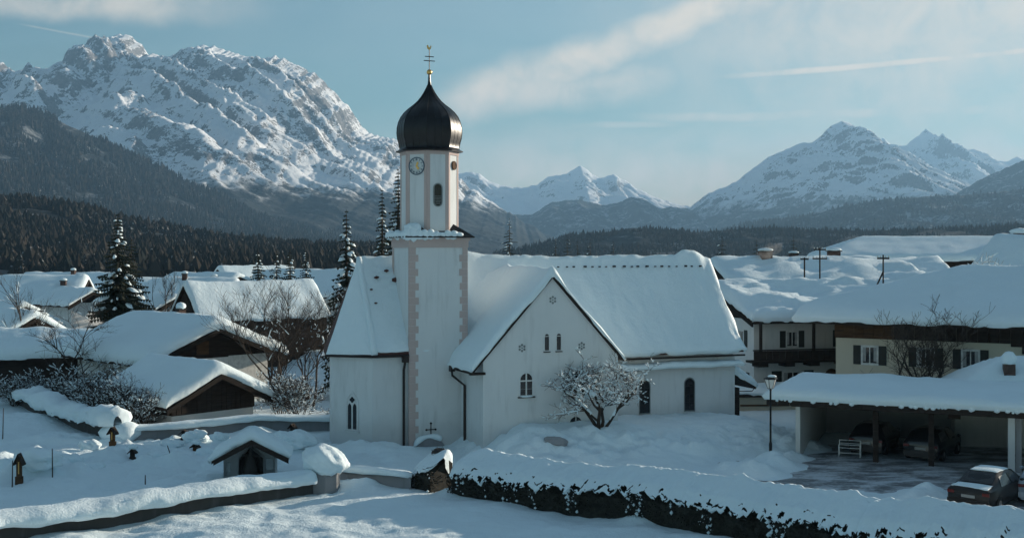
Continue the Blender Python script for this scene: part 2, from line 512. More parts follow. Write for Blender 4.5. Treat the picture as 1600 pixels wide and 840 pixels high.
def ground_h(x, y):
    x = np.asarray(x, float); y = np.asarray(y, float)
    a, b = to_church(x, y)
    near = 1 - sstep(np.hypot(x, y - 58), 60, 160)
    h = 0.22 + near * (0.16 * fbm(x * 0.12, y * 0.12, 3, 4) + 0.07 * fbm(x * 0.55, y * 0.55, 3, 8)) + (1 - near) * 1.2 * fbm(x * 0.01, y * 0.01, 3, 2)
    bank = sstep(b, -9.2, -3.7) * sstep(a, 1.6, 5.0) * (1 - sstep(a, 17.5, 21.5))
    bh = 1.30 - 0.35 * sstep(a, 9, 12)
    rough = 1 + 0.35 * fbm(x * 0.9, y * 0.9, 4, 21)
    h = h + bank * bh * np.where(bank > 0.02, 0.85 + 0.15 * rough, 1)
    h = h + (0.40 * fbm(x * 1.1, y * 1.1, 4, 25) + 0.16 * fbm(x * 3.1, y * 3.1, 3, 26)) * 3 * bank * (1.08 - bank)
    park = sstep(x, 7.2, 9.6) * (1 - sstep(y, 61, 64)) * (1 - sstep(bank, 0.02, 0.25)) * sstep(y - 0.0, 30, 38)
    h = h * (1 - park) + park * (0.0 + 0.012 * fbm(x * 0.8, y * 2.5, 3, 3))
    # cemetery unevenness
    cem = (1 - sstep(x, -6.5, -4)) * sstep(x, -34, -28) * sstep(y, 45, 48) * (1 - sstep(y, 60, 64))
    h = h + cem * (0.24 * fbm(x * 0.8 + 9, y * 0.8, 3, 31) + 0.10 * fbm(x * 2.4, y * 2.4, 3, 32))
    fore = (1 - sstep(y, 43.5, 47.0)) * sstep(y, 25, 36) * (1 - sstep(x, 6, 12))
    h = h + fore * (0.20 * fbm(x * 0.30, y * 0.5, 3, 13) + 0.07 * fbm(x * 1.2, y * 1.6, 4, 14))
    for cx, cy, rx, ry, hh in GB:
        k = np.exp(-((x - cx) / rx) ** 2 - ((y - cy) / ry) ** 2)
        h = h + hh * k * (1 + 0.3 * fbm(x * 2.2, y * 2.2, 2, 6))
    return h
def gz(x, y):
    return float(ground_h(np.array([x]), np.array([y]))[0])

def axis(parts):
    out = []
    for a, b, n in parts: out += list(np.linspace(a, b, n, endpoint=False))
    out.append(parts[-1][1]); return np.array(out)
gx = axis([(-16000, -1500, 10), (-1500, -200, 14), (-200, -60, 30), (-60, -30, 45), (-30, 28, 330), (28, 60, 40), (60, 200, 25), (200, 1500, 14), (1500, 16000, 10)])
gy = axis([(-300, 20, 14), (20, 36, 20), (36, 68, 230), (68, 100, 60), (100, 220, 40), (220, 1500, 24), (1500, 15000, 20)])
uu, vv = np.meshgrid(gx, gy)
zz = ground_h(uu, vv)
ground = struct(link("ground", mesh_arrays("ground", np.stack([uu, vv, zz], -1), [grid_faces(*uu.shape)], "ground_snow", True)))

# packed ice on the yard in front of the carport
m, gg, b = new_mat("packed_ice")
pos = gg.n("ShaderNodeNewGeometry").outputs["Position"]
st = gg.n("ShaderNodeVectorMath", {0: pos, 1: (0.34, 0.75, 1.0)}, operation="MULTIPLY").outputs[0]
n1 = gg.noise(st, 1.6, 6.0, 0.6, 0.3); n2 = gg.noise(pos, 6.0, 4.0, 0.6)
f1 = gg.ss(gg.m("ADD", n1, gg.m("MULTIPLY", gg.m("SUBTRACT", n2, 0.5), 0.25)), 0.40, 0.62)
setc(gg, b, gg.mix(f1, (0.16, 0.165, 0.175), (0.60, 0.64, 0.68)))
b.inputs["Roughness"].default_value = 0.45
bp = gg.n("ShaderNodeBump", {"Height": n1, "Strength": 0.5, "Distance": 0.06}); gg.t.links.new(bp.outputs[0], b.inputs["Normal"])
rx = np.linspace(9.3, 27, 90); ry = np.linspace(41, 60.5, 90)
uu, vv = np.meshgrid(rx, ry)
edge = np.minimum(np.minimum(uu - 9.3, 27 - uu), np.minimum(vv - 41, 60.5 - vv))
zz = np.full(uu.shape, 0.03) + 0.01 * fbm(uu * 0.5, vv * 1.5, 3, 44) - 0.12 * (1 - sstep(edge, 0, 0.6))
road = struct(link("road", mesh_arrays("road", np.stack([uu, vv, zz], -1), [grid_faces(*uu.shape)], "packed_ice", True)))

# ------------------------------------------------------------------ mountains
def mountain_mat(name, forest_top=-1e6, forest_soft=60.0, rock=0.55, scale=1.0, snow=(0.80, 0.82, 0.85), patch=0.5, rockc=(0.075, 0.073, 0.075)):
    """snow on gentle ground, bare rock where it is steep, dark wood below the tree line"""
    m, gg, b = new_mat(name)
    geo = gg.n("ShaderNodeNewGeometry")
    pos = geo.outputs["Position"]; nz = gg.n("ShaderNodeSeparateXYZ", {0: geo.outputs["Normal"]}).outputs[2]
    z = gg.n("ShaderNodeSeparateXYZ", {0: pos}).outputs[2]
    na = gg.noise(pos, 0.012 * scale, 7.0, 0.62, 0.3); nb = gg.noise(pos, 0.05 * scale, 5.0, 0.65)
    k = gg.m("ADD", nz, gg.m("ADD", gg.m("MULTIPLY", gg.m("SUBTRACT", na, 0.5), 1.1), gg.m("MULTIPLY", gg.m("SUBTRACT", nb, 0.5), 0.85)))
    nf = gg.noise(pos, 0.13 * scale, 4.0, 0.62)
    k = gg.m("ADD", k, gg.m("MULTIPLY", gg.m("SUBTRACT", nf, 0.5), 0.7))
    nl = gg.noise(pos, 0.0035 * scale, 4.0, 0.55, 0.4)
    k = gg.m("ADD", k, gg.m("MULTIPLY", gg.m("SUBTRACT", nl, 0.5), 1.1))
    rmask = gg.ss(k, rock + 0.04, rock - 0.07)
    rk = gg.mix(gg.ss(gg.m("ADD", gg.m("MULTIPLY", nb, 0.5), gg.m("MULTIPLY", nf, 0.5)), 0.38, 0.62), tuple(v * 0.45 for v in rockc), tuple(v * 2.1 for v in rockc))
    c = gg.mix(gg.m("MULTIPLY", rmask, 0.9), snow, rk)
    kz = gg.m("ADD", z, gg.m("MULTIPLY", gg.m("SUBTRACT", na, 0.5), forest_soft * 5))
    kz = gg.m("ADD", kz, gg.m("MULTIPLY", gg.m("SUBTRACT", nb, 0.5), forest_soft * 1.5))
    fm = gg.ss(kz, forest_top + forest_soft, forest_top - forest_soft)
    gap = gg.ss(gg.m("ADD", na, gg.m("MULTIPLY", gg.m("SUBTRACT", nb, 0.5), 0.8)), 0.50, 0.70)
    fc = gg.mix(gg.m("MULTIPLY", gap, patch), (0.020, 0.024, 0.024), (0.34, 0.37, 0.40))
    c = gg.mix(fm, c, fc)
    setc(gg, b, c)
    b.inputs["Roughness"].default_value = 0.9; b.inputs["Specular IOR Level"].default_value = 0.1
    nc = gg.noise(pos, 0.16 * scale, 4.0, 0.6)
    hb = gg.m("ADD", gg.m("MULTIPLY", na, 1.2), gg.m("ADD", gg.m("MULTIPLY", nb, 0.7), gg.m("MULTIPLY", nc, 0.3)))
    bp = gg.n("ShaderNodeBump", {"Height": hb, "Strength": 0.8, "Distance": 9.0 / scale}); gg.t.links.new(bp.outputs[0], b.inputs["Normal"])
    return name

def mountain(name, pts, D, L, mat, n=300, mrows=120, amp=0.10, gul=260.0, skew=0.6, seed=1, jag=3.0, p=1.25, base=-25.0, back=0.45, fine=0.0, aniso=4.5):
    pts = sorted(pts)
    px = np.linspace(pts[0][0], pts[-1][0], n)
    py = np.interp(px, [q[0] for q in pts], [q[1] for q in pts])
    py = py + jag * (fbm(px / 14.0, px * 0 + seed * 3.3, 4, seed))
    X = (px - 800) / F * D; Zr = CAMZ + (HY - py) * D / F
    t = np.concatenate([-np.linspace(back, 0.02, 14), np.linspace(0, 1, mrows)])
    tt = t[:, None]; Xg = np.repeat(X[None, :], len(t), 0); Yg = D - L * tt + 0 * Xg
    rel = np.maximum(Zr - base, 0)[None, :]
    tf = np.clip(tt, 0, 1)
    prof = np.where(tt >= 0, (1 - tf) ** p, 1 - 1.6 * np.abs(tt) ** 1.0)
    Z = base + rel * prof
    q = Xg - skew * L * tt
    w = fbm(Xg / (gul * 2), Yg / (gul * 2), 3, seed + 40) * 0.6
    N = ridged(q / gul + w, Yg / (gul * aniso) + w, 6, seed + 5, 0.46)
    N2 = ridged(Xg / (gul * 0.45) + 7, Yg / (gul * 0.6), 4, seed + 15)
    env = sstep(tf, 0.0, 0.16) * (1 - tf) ** 0.6
    Z = Z + rel * amp * 4 * (N - 0.62) * env + rel * amp * 0.45 * (N2 - 0.6) * env
    if fine: Z = Z + fine * fbm(Xg / 22.0, Yg / 22.0, 3, seed + 70)
    Xg = Xg + 0.0
    me = mesh_arrays(name, np.stack([Xg, Yg, Z], -1), [grid_faces(*Xg.shape)[:, ::-1]], mat, True)
    o = struct(link(name, me))
    return o, Xg[14:], Yg[14:], Z[14:]

MASSIF = [(-160, 118), (-80, 100), (-30, 104), (0, 98), (12, 106), (40, 114), (55, 104), (75, 108), (92, 101), (105, 92), (114, 101), (130, 97), (155, 93), (162, 74), (170, 57), (184, 54), (205, 58), (222, 71), (233, 84),
          (262, 89), (290, 81), (308, 73), (325, 71), (345, 76), (375, 86), (400, 91), (430, 89), (445, 93), (470, 105), (490, 113), (505, 125), (522, 146), (545, 166), (560, 190), (575, 205), (595, 216), (612, 214), (628, 226),
          (660, 248), (700, 268), (740, 296), (790, 330), (830, 352), (880, 380), (910, 392)]
mountain_mat("massif_rock", forest_top=225.0, forest_soft=42.0, rock=0.72, patch=0.14)
mountain("mountain", MASSIF, 5600, 3000, "massif_rock", n=620, mrows=230, amp=0.075, gul=430.0, skew=1.0, seed=3, jag=6.0, p=1.15, fine=2.5, aniso=6.0)
CENTRE = [(560, 300), (640, 262), (690, 256), (715, 270), (740, 269), (750, 271), (765, 282), (785, 290), (800, 292), (825, 293), (840, 288), (855, 277), (870, 273), (885, 272), (895, 265), (907, 260), (920, 268), (935, 277),
          (960, 273), (970, 278), (1000, 297), (1020, 306), (1050, 317), (1075, 321), (1110, 335), (1160, 360), (1200, 388)]
mountain_mat("centre_rock", forest_top=60.0, forest_soft=40.0, rock=0.60, scale=0.7)
mountain("mountain", CENTRE, 9500, 2600, "centre_rock", n=300, mrows=120, amp=0.08, gul=380.0, skew=0.9, seed=12, jag=2.5, p=1.1, fine=4.0)
mountain_mat("wooded_slope", forest_top=900.0, forest_soft=60.0, rock=0.3, patch=0.8)
mountain("hill", [(600, 345), (690, 318), (740, 320), (790, 335), (830, 336), (860, 317), (885, 312), (910, 313), (940, 320), (960, 318), (985, 308), (1005, 310), (1030, 326), (1050, 322), (1075, 326), (1100, 345), (1150, 370), (1190, 390)],
         7000, 1500, "wooded_slope", n=220, mrows=70, amp=0.08, gul=260.0, skew=0.4, seed=22, jag=2.0, fine=5.0)
mountain("hill", [(560, 330), (640, 322), (715, 332), (760, 348), (800, 366), (850, 380), (900, 392)], 5200, 900, "wooded_slope", n=120, mrows=50, amp=0.06, gul=200.0, seed=24, jag=2.0, fine=5.0)
RIGHT = [(1030, 372), (1060, 341), (1075, 326), (1100, 306), (1150, 284), (1175, 264), (1200, 246), (1230, 232), (1255, 223), (1270, 222), (1285, 210), (1300, 195), (1315, 189), (1330, 194), (1345, 209), (1370, 225), (1400, 238), (1450, 268), (1500, 297), (1560, 330), (1620, 360), (1660, 388)]
mountain_mat("right_rock", forest_top=290.0, forest_soft=70.0, rock=0.68, scale=0.8, patch=0.6)
mountain("mountain", RIGHT, 7600, 2700, "right_rock", n=460, mrows=190, amp=0.075, gul=300.0, skew=0.95, seed=31, jag=2.0, p=1.1, fine=3.0, aniso=6.0)
mountain("mountain", [(1280, 300), (1340, 234), (1370, 223), (1380, 214), (1392, 227), (1415, 228), (1430, 215), (1447, 202), (1465, 213), (1490, 230), (1510, 235), (1525, 233), (1545, 250), (1570, 252), (1590, 246), (1640, 255), (1740, 250), (1840, 290)],
         9800, 2600, "centre_rock", n=300, mrows=120, amp=0.08, gul=360.0, skew=0.9, seed=37, jag=2.5, p=1.1, fine=4.0)
mountain("hill", [(1420, 345), (1480, 311), (1530, 281), (1570, 263), (1600, 250), (1680, 225), (1780, 215), (1860, 260)], 6000, 1700, "wooded_slope", n=170, mrows=70, amp=0.06, gul=240.0, skew=0.4, seed=41, jag=2.0, fine=5.0)
_, HX1, HY1, HZ1 = mountain("hill", [(1040, 384), (1100, 366), (1180, 346), (1250, 338), (1300, 326), (1370, 313), (1430, 308), (1500, 305), (1600, 296), (1700, 280), (1820, 290)], 4200, 1500, "wooded_slope", n=200, mrows=70, amp=0.07, gul=230.0, skew=0.5, seed=45, jag=1.5, fine=3.0)
mountain_mat("forest_floor", forest_top=2000.0, forest_soft=60.0, rock=0.3, patch=0.45)
_, HX2, HY2, HZ2 = mountain("hill", [(770, 397), (850, 380), (885, 368), (960, 361), (985, 356), (1040, 358), (1100, 364), (1150, 358), (1200, 356), (1250, 358), (1350, 361), (1450, 357), (1530, 355), (1600, 350), (1700, 342), (1800, 350)],
                          1900, 500, "forest_floor", n=160, mrows=50, amp=0.05, gul=120.0, skew=0.2, seed=51, jag=0.6, base=-10)
_, HX3, HY3, HZ3 = mountain("hill", [(-260, 185), (-80, 168), (0, 170), (40, 170), (75, 180), (110, 198), (150, 215), (195, 236), (235, 254), (290, 284), (340, 304), (400, 334), (470, 354), (540, 371), (600, 381), (700, 392)],
                          3300, 1700, "forest_floor", n=240, mrows=110, amp=0.045, gul=260.0, skew=0.5, seed=55, jag=0.8, base=-15, p=1.05)
_, HX4, HY4, HZ4 = mountain("hill", [(-200, 310), (-60, 308), (0, 312), (60, 316), (130, 326), (190, 344), (250, 356), (300, 366), (350, 374), (420, 383), (520, 389), (660, 394)],
                          1100, 700, "forest_floor", n=160, mrows=60, amp=0.04, gul=120.0, skew=0.3, seed=59, jag=0.5, base=-3, p=0.9)

m, gg, b = new_mat("far_forest")
geo = gg.n("ShaderNodeNewGeometry")
rnd = geo.outputs["Random Per Island"]
c1 = gg.mix(rnd, (0.013, 0.017, 0.016), (0.046, 0.040, 0.034))
nz = gg.n("ShaderNodeSeparateXYZ", {0: geo.outputs["Normal"]}).outputs[2]
big = gg.noise(geo.outputs["Position"], 0.012, 4.0, 0.6)
spk = gg.noise(geo.outputs["Position"], 0.35, 3.0, 0.6)
sn = gg.m("MULTIPLY", gg.ss(gg.m("ADD", spk, gg.m("MULTIPLY", gg.m("SUBTRACT", big, 0.5), 0.5)), 0.64, 0.74), 0.55)
setc(gg, b, gg.mix(sn, c1, (0.5, 0.53, 0.56)))
b.inputs["Roughness"].default_value = 0.95; b.inputs["Specular IOR Level"].default_value = 0.05
def forest(name, GX, GY, GZ, count, hmin, hmax, seed, label, tmax=0.9, holes=0.0, wid=0.25):
    rng = np.random.default_rng(seed)
    nr, nc = GX.shape
    fi = rng.random(count) ** 1.15 * (nr - 1.001) * tmax; fj = rng.random(count) * (nc - 1.001)
    i = fi.astype(int); j = fj.astype(int); u = fj - j; v = fi - i
    def it(A): return (A[i, j] * (1 - u) + A[i, j + 1] * u) * (1 - v) + (A[i + 1, j] * (1 - u) + A[i + 1, j + 1] * u) * v
    x, y, z = it(GX), it(GY), it(GZ)
    if holes > 0:
        keep = fbm(x / 130.0, y / 130.0, 3, seed) < holes
        x, y, z = x[keep], y[keep], z[keep]
    n = len(x)
    h = rng.uniform(hmin, hmax, n) * (0.5 + 0.9 * rng.random(n) ** 1.5); r = h * wid * rng.uniform(0.55, 1.7, n)
    k = 5; an = np.arange(k) * 2 * np.pi / k
    a0 = rng.random(n) * 6.28
    V = np.zeros((n, 12, 3))
    for tier, (zb, zt, rr) in enumerate(((-0.05, 0.72, 1.0), (0.42, 1.0, 0.62))):
        o = tier * 6
        rj = rng.uniform(0.7, 1.25, (n, k))
        V[:, o:o + k, 0] = x[:, None] + r[:, None] * rr * rj * np.cos(an[None] + a0[:, None])
        V[:, o:o + k, 1] = y[:, None] + r[:, None] * rr * rj * np.sin(an[None] + a0[:, None])
        V[:, o:o + k, 2] = z[:, None] + h[:, None] * (zb + rng.uniform(-0.05, 0.05, (n, k)))
        V[:, o + k, 0] = x; V[:, o + k, 1] = y; V[:, o + k, 2] = z + h * zt
    tri = []
    for o in (0, 6):
        for q in range(k): tri.append((o + q, o + (q + 1) % k, o + k))
    T = (np.arange(n)[:, None, None] * 12 + np.array(tri)[None]).reshape(-1, 3)
    # a tree is one island: join both cones through a shared degenerate-free base tip
    o = link(name, mesh_arrays(name, V.reshape(-1, 3), [T], "far_forest", False))
    o["kind"] = "stuff"; o["label"] = label; o["category"] = "forest"
    return o
forest("forest", HX4, HY4, HZ4, 24000, 4, 8.5, 5, "dark bare and evergreen wood on the low slope behind the left houses", holes=0.30, wid=0.42)
forest("forest", HX3, HY3, HZ3, 34000, 12, 19, 6, "dark evergreen wood covering the rounded hill below the left massif", holes=0.25)
forest("forest", HX2, HY2, HZ2, 16000, 3.5, 7, 7, "low dark wood across the valley behind the church roof", holes=0.30)
forest("forest", HX1, HY1, HZ1, 16000, 9, 15, 8, "hazy wood on the long foothill below the right peaks", holes=0.12)
# ------------------------------------------------------------------ church
church = empty("church", (CH_O[0], CH_O[1], 0.0), CH_T)
tag(church, "white village church with black onion dome tower and steep snow covered roof", "church")
def frame(o, ax, nr):
    """plane frame: s along ax, t up, q out along nr"""
    o = Vector(o); ax = Vector(ax).normalized(); nr = Vector(nr).normalized()
    return lambda s, t, q: o + ax * s + Vector((0, 0, 1)) * t + nr * q
def rect(s0, s1, t0, t1): return [(s0, t0), (s1, t0), (s1, t1), (s0, t1)]
def arch(cx, w, t0, t1, n=10):
    """round-topped outline, t1 is the crown"""
    r = w / 2; return [(cx - r, t0), (cx + r, t0)] + [(cx + r * math.cos(math.pi * i / n), t1 - r + r * math.sin(math.pi * i / n)) for i in range(n + 1)]
def pointed(cx, w, t0, t1, n=6):
    r = w / 2; k = 1.25 * w
    pts = [(cx - r, t0), (cx + r, t0)]
    for i in range(n + 1):
        f = i / n; pts.append((cx + r * (1 - f ** 1.6), t1 - k * 0.7 * (1 - f) ** 1.0 * (1 - 0.25 * f)))
    for i in range(n - 1, -1, -1):
        f = i / n; pts.append((cx - r * (1 - f ** 1.6), t1 - k * 0.7 * (1 - f) ** 1.0 * (1 - 0.25 * f)))
    return pts
def oval(cx, cy, rx, ry, n=20): return [(cx + rx * math.cos(2 * math.pi * i / n), cy + ry * math.sin(2 * math.pi * i / n)) for i in range(n)]
def scale_poly(p, k, c=None):
    c = c or (sum(a for a, b in p) / len(p), sum(b for a, b in p) / len(p))
    return [(c[0] + (a - c[0]) * k, c[1] + (b - c[1]) * k) for a, b in p]

# -- tower shaft
TW = 3.08
ZE = 10.75
tower = MB().box(0, TW, 0, TW, -0.5, ZE).build("tower", "white_plaster", church)
ff = frame((0, 0, 0), (1, 0, 0), (0, -1, 0)); fl = frame((0, TW, 0), (0, -1, 0), (-1, 0, 0)); fr_ = frame((TW, 0, 0), (0, 1, 0), (1, 0, 0))
qh = 0.36; zq = 0.2; i = 0
blocks = []
while zq < ZE - 0.55:
    w = 0.46 if i % 2 == 0 else 0.31
    blocks.append((zq, w)); zq += qh; i += 1
for zq, w in blocks:
    rs = random.uniform(-0.02, 0.02)
    # one stone wraps the front-left corner, one the front-right corner
    m1 = MB().add([(-0.025, -0.025, zq), (w + rs, -0.025, zq), (w + rs, 0.0, zq), (0.0, 0.0, zq), (0.0, 0.16, zq), (-0.025, 0.16, zq),
                   (-0.025, -0.025, zq + qh - 0.012), (w + rs, -0.025, zq + qh - 0.012), (w + rs, 0.0, zq + qh - 0.012), (0.0, 0.0, zq + qh - 0.012), (0.0, 0.16, zq + qh - 0.012), (-0.025, 0.16, zq + qh - 0.012)],
                  [(0, 1, 7, 6), (1, 2, 8, 7), (4, 5, 11, 10), (5, 0, 6, 11), (6, 7, 8, 9), (6, 9, 10, 11), (3, 2, 1, 0), (5, 4, 3, 0)])
    m1.build("quoin", "pink_plaster", tower)
    if zq > 4.4:
        w2 = 0.42 if w > 0.4 else 0.27
        MB().box(TW - w2 + rs, TW + 0.022, -0.022, 0.16, zq, zq + qh - 0.012).build("quoin", "pink_plaster", tower)
MB().box(-0.02, 0.045, TW - 0.3, TW + 0.02, 0.2, ZE - 0.5).build("corner_strip", "pink_plaster", tower)
# cornice and eaves
mb = MB(); mb.box(-0.05, TW + 0.05, -0.05, TW + 0.05, ZE - 0.48, ZE - 0.12); mb.box(-0.12, TW + 0.12, -0.12, TW + 0.12, ZE - 0.12, ZE + 0.02)
mb.build("cornice", "pink_plaster", tower)
cx = cy = TW / 2
OR_ = 1.50          # octagon circumradius
OA = R(22.5)        # octagon corners, faces square to the tower
def octp(r, z, k): return (cx + r * math.cos(OA + k * math.pi / 4), cy + r * math.sin(OA + k * math.pi / 4), z)
# pent roof between square and octagon with small broach peaks in the corners
mb = MB()
e = 0.30; z0 = ZE + 0.022
sq = [(-e, -e), (TW + e, -e), (TW + e, TW + e), (-e, TW + e)]
pts = [(x, y, z0) for x, y in sq] + [(x, y, z0 + 0.06) for x, y in sq]
mb.add(pts, [(3, 2, 1, 0), (0, 1, 5, 4), (1, 2, 6, 5), (2, 3, 7, 6), (3, 0, 4, 7)])
zt = z0 + 0.36
o8 = [octp(OR_ * 0.99, zt, k) for k in range(8)]      # k=0 -> +x side, counter clockwise
for sidx, (c0, c1, k0, k1) in enumerate(((0, 1, 5, 6), (1, 2, 7, 0), (2, 3, 1, 2), (3, 0, 3, 4))):
    a = (*sq[c0], z0 + 0.06); b_ = (*sq[c1], z0 + 0.06)
    mb.add([a, b_, o8[k1], o8[k0]], [(0, 1, 2, 3)])
for c0, ka, kb in ((0, 4, 5), (1, 6, 7), (2, 0, 1), (3, 2, 3)):
    c = (*sq[c0], z0 + 0.06)
    mid = Vector(octp(OR_ * 0.93, zt + 0.32, 0)); pa = Vector(o8[ka]); pb = Vector(o8[kb])
    mid = (pa + pb) / 2 + Vector((0, 0, 0.36))
    mb.add([c, pa, pb, mid], [(0, 3, 1), (0, 2, 3)])
mb.build("pent_roof", "dark_metal", tower)
# snow lying on the pent roof, left and front
mb = MB()
for (x0, y0), (x1, y1), nseg in (((-0.2, TW + 0.1), (-0.2, -0.15), 8), ((-0.2, -0.17), (TW - 0.55, -0.17), 9)):
    for i in range(nseg + 1):
        f = i / nseg
        x, y = x0 + (x1 - x0) * f, y0 + (y1 - y0) * f
        h_ = 0.26 + 0.08 * math.sin(i * 1.9)
        if y0 == y1 and f < 0.35: h_ += 0.14
        mb.blob((x + 0.07, y + 0.05, z0 + 0.15), 0.24, seed=i + nseg, sub=2, squash=(1.0, 0.8, h_ / 0.30), amp=0.3)
mb.blob((0.15, 0.1, z0 + 0.42), 0.42, seed=77, sub=3, squash=(1.0, 0.8, 0.75), amp=0.4)
mb.build("roof_snow", "snow", tower, True)
# -- belfry
ZO = 15.25
belfry_mb = MB(); belfry_mb.lathe([(OR_, ZE), (OR_, ZO)], 8, (cx, cy), OA)
belfry = belfry_mb.build("belfry", "white_plaster", church)
def ocf(k, r=OR_):
    """frame on octagon face between corner k and k+1, s centred"""
    a = Vector(octp(r, 0, k)); b_ = Vector(octp(r, 0, k + 1)); mid = (a + b_) / 2
    nr = Vector((mid.x - cx, mid.y - cy, 0))
    return frame(mid, b_ - a, nr)
fw = 2 * OR_ * math.sin(math.pi / 8)
for k in (3, 4, 5, 6, 7):
    f_ = ocf(k)
    for s in (-1, 1):
        MB().prism(rect(*sorted((s * fw / 2, s * (fw / 2 - 0.16))), ZE + 0.3, ZO - 0.22), 0.0, 0.022, f_).build("pilaster", "pink_plaster", belfry)
    MB().prism(rect(-fw / 2 - 0.02, fw / 2 + 0.02, ZO - 0.22, ZO), 0.0, 0.045, f_).build("cornice", "pink_plaster", belfry)
# louvred opening in the front face
f5 = ocf(5)
def stad(w, h, c=12.95, n=8): return [(w * math.cos(math.pi * i / n), c + h - w + w * math.sin(math.pi * i / n)) for i in range(n + 1)] + [(w * math.cos(math.pi + math.pi * i / n), c - h + w + w * math.sin(math.pi + math.pi * i / n)) for i in range(n + 1)]
win = MB().prism(stad(0.20, 0.56), 0.004, 0.012, f5).build("belfry_window", "glass_dark", belfry)
MB().ring(stad(0.245, 0.605), stad(0.195, 0.555), 0.0, 0.05, f5).build("window_frame", "ornament_grey", belfry)
for i in range(6):
    z = 12.5 + i * 0.075; hw = 0.19 if z > 12.58 else 0.13
    MB().prism(rect(-hw, hw, z, z + 0.022), 0.013, 0.045, f5).build("louvre", "ornament_grey", belfry)
# clock faces on the diagonal faces
def clock(k, zc, r, name="clock_face"):
    f_ = ocf(k)
    dial = MB().prism(oval(0, zc, r, r, 28), 0.004, 0.03, f_).build(name, "clock_dial", church)
    MB().ring(oval(0, zc, r * 1.03, r * 1.03, 28), oval(0, zc, r * 0.93, r * 0.93, 28), 0.012, 0.06, f_).build("clock_ring", "clock_blue", dial)
    strokes = ["XII", "I", "II", "III", "IV", "V", "VI", "VII", "VIII", "IX", "X", "XI"]
    for h_, txt in enumerate(strokes):
        w = math.pi / 2 - h_ * math.pi / 6
        mb = MB(); n = len(txt)
        for q, ch in enumerate(txt):
            off = (q - (n - 1) / 2) * 0.035
            def loc(u, t): # u sideways, t radial
                return (math.cos(w) * t + math.sin(w) * u, zc + math.sin(w) * t - math.cos(w) * u)
            t0, t1 = r * 0.65, r * 0.86
            if ch == "I": segs = [((off, t0), (off, t1))]
            elif ch == "V": segs = [((off - 0.016, t1), (off, t0)), ((off + 0.016, t1), (off, t0))]
            else: segs = [((off - 0.018, t0), (off + 0.018, t1)), ((off + 0.018, t0), (off - 0.018, t1))]
            for (u0, r0), (u1, r1) in segs:
                wd = 0.007
                mb.prism([loc(u0 - wd, r0), loc(u0 + wd, r0), loc(u1 + wd, r1), loc(u1 - wd, r1)], 0.031, 0.042, f_)
        mb.build("numeral", "clock_blue", dial)
    for ang, ln, wd in ((R(70), r * 0.55, 0.06), (R(-52), r * 0.52, 0.07)):
        d = (math.cos(ang), math.sin(ang)); nn = (-d[1], d[0])
        MB().prism([(-d[0] * 0.06 + nn[0] * wd * .4, zc - d[1] * 0.06 + nn[1] * wd * .4), (-d[0] * 0.06 - nn[0] * wd * .4, zc - d[1] * 0.06 - nn[1] * wd * .4), (d[0] * ln * .7 - nn[0] * wd, zc + d[1] * ln * .7 - nn[1] * wd), (d[0] * ln, zc + d[1] * ln), (d[0] * ln * .7 + nn[0] * wd, zc + d[1] * ln * .7 + nn[1] * wd)], 0.045, 0.06, f_).build("clock_hand", "gold", dial)
    return dial
clock(4, 14.42, 0.44)
f6 = ocf(6)
MB().prism(oval(0, 14.5, 0.19, 0.19, 16), 0.004, 0.07, f6).build("sound_hole", "brown_wood", belfry)
MB().ring(oval(0, 14.5, 0.23, 0.23, 16), oval(0, 14.5, 0.185, 0.185, 16), 0.0, 0.085, f6).build("window_frame", "brown_wood", belfry)
# -- onion dome, eight gores
prof_ = [(1.50, 15.20), (1.76, 15.22), (1.77, 15.27), (1.60, 15.36), (1.555, 15.46), (1.60, 15.70), (1.67, 15.95), (1.705, 16.25), (1.69, 16.55), (1.62, 16.85), (1.50, 17.12), (1.33, 17.36), (1.10, 17.58), (0.84, 17.78), (0.62, 17.98), (0.45, 18.20), (0.31, 18.42), (0.19, 18.64), (0.11, 18.84), (0.075, 19.05), (0.055, 19.42)]
prof = [(r * 0.955, 15.20 + (z - 15.20) * 0.965) for r, z in prof_]
dome_prof = [(r / math.cos(math.pi / 8) * 0.965, z) for r, z in prof]
mb = MB(); mb.lathe(dome_prof, 8, (cx, cy), OA)
dome = mb.build("onion_dome", "onion_metal", church, True, 38)
for k in range(8):
    for j, f in enumerate((0.0, 0.36, 0.64)):
        a0, a1 = OA + k * math.pi / 4, OA + (k + 1) * math.pi / 4
        line = []
        for r, z in dome_prof[4:-2]:
            p0 = Vector((cx + r * math.cos(a0), cy + r * math.sin(a0), z)); p1 = Vector((cx + r * math.cos(a1), cy + r * math.sin(a1), z))
            line.append(p0.lerp(p1, f))
        MB().tube(line, 0.022 if j == 0 else 0.012, 4).build("seam", "onion_metal", dome, True)
ball = MB().lathe([(0.02, 19.40)] + [(0.145 * math.sin(math.pi * i / 10), 19.55 - 0.145 * math.cos(math.pi * i / 10)) for i in range(1, 10)] + [(0.02, 19.70)], 14, (cx, cy)).build("gilded_ball", "gold", dome, True)
mb = MB(); mb.tube([(cx, cy, 19.66), (cx, cy, 20.72)], 0.022, 6)
for z, w in ((20.14, 0.30), (20.36, 0.24)): mb.box(cx - w, cx + w, cy - 0.02, cy + 0.02, z - 0.02, z + 0.02)
mb.build("cross", "dark_metal", dome)
mb = MB()   # weathercock: a flat gilded bird
mb.prism([(cx + a * 0.55, 20.70 + (t - 20.70) * 0.75) for a, t in [(-0.20, 20.80), (-0.02, 20.70), (0.12, 20.78), (0.20, 20.98), (0.12, 21.02), (0.08, 20.90), (-0.06, 20.88), (-0.14, 21.06), (-0.25, 21.0)]], cy - 0.025, cy + 0.025)
mb.build("weathercock", "gold", dome)

for o in dome.children:
    if o.name.split(".")[0] in ("gilded_ball", "cross", "weathercock"): o.location.z = -0.15

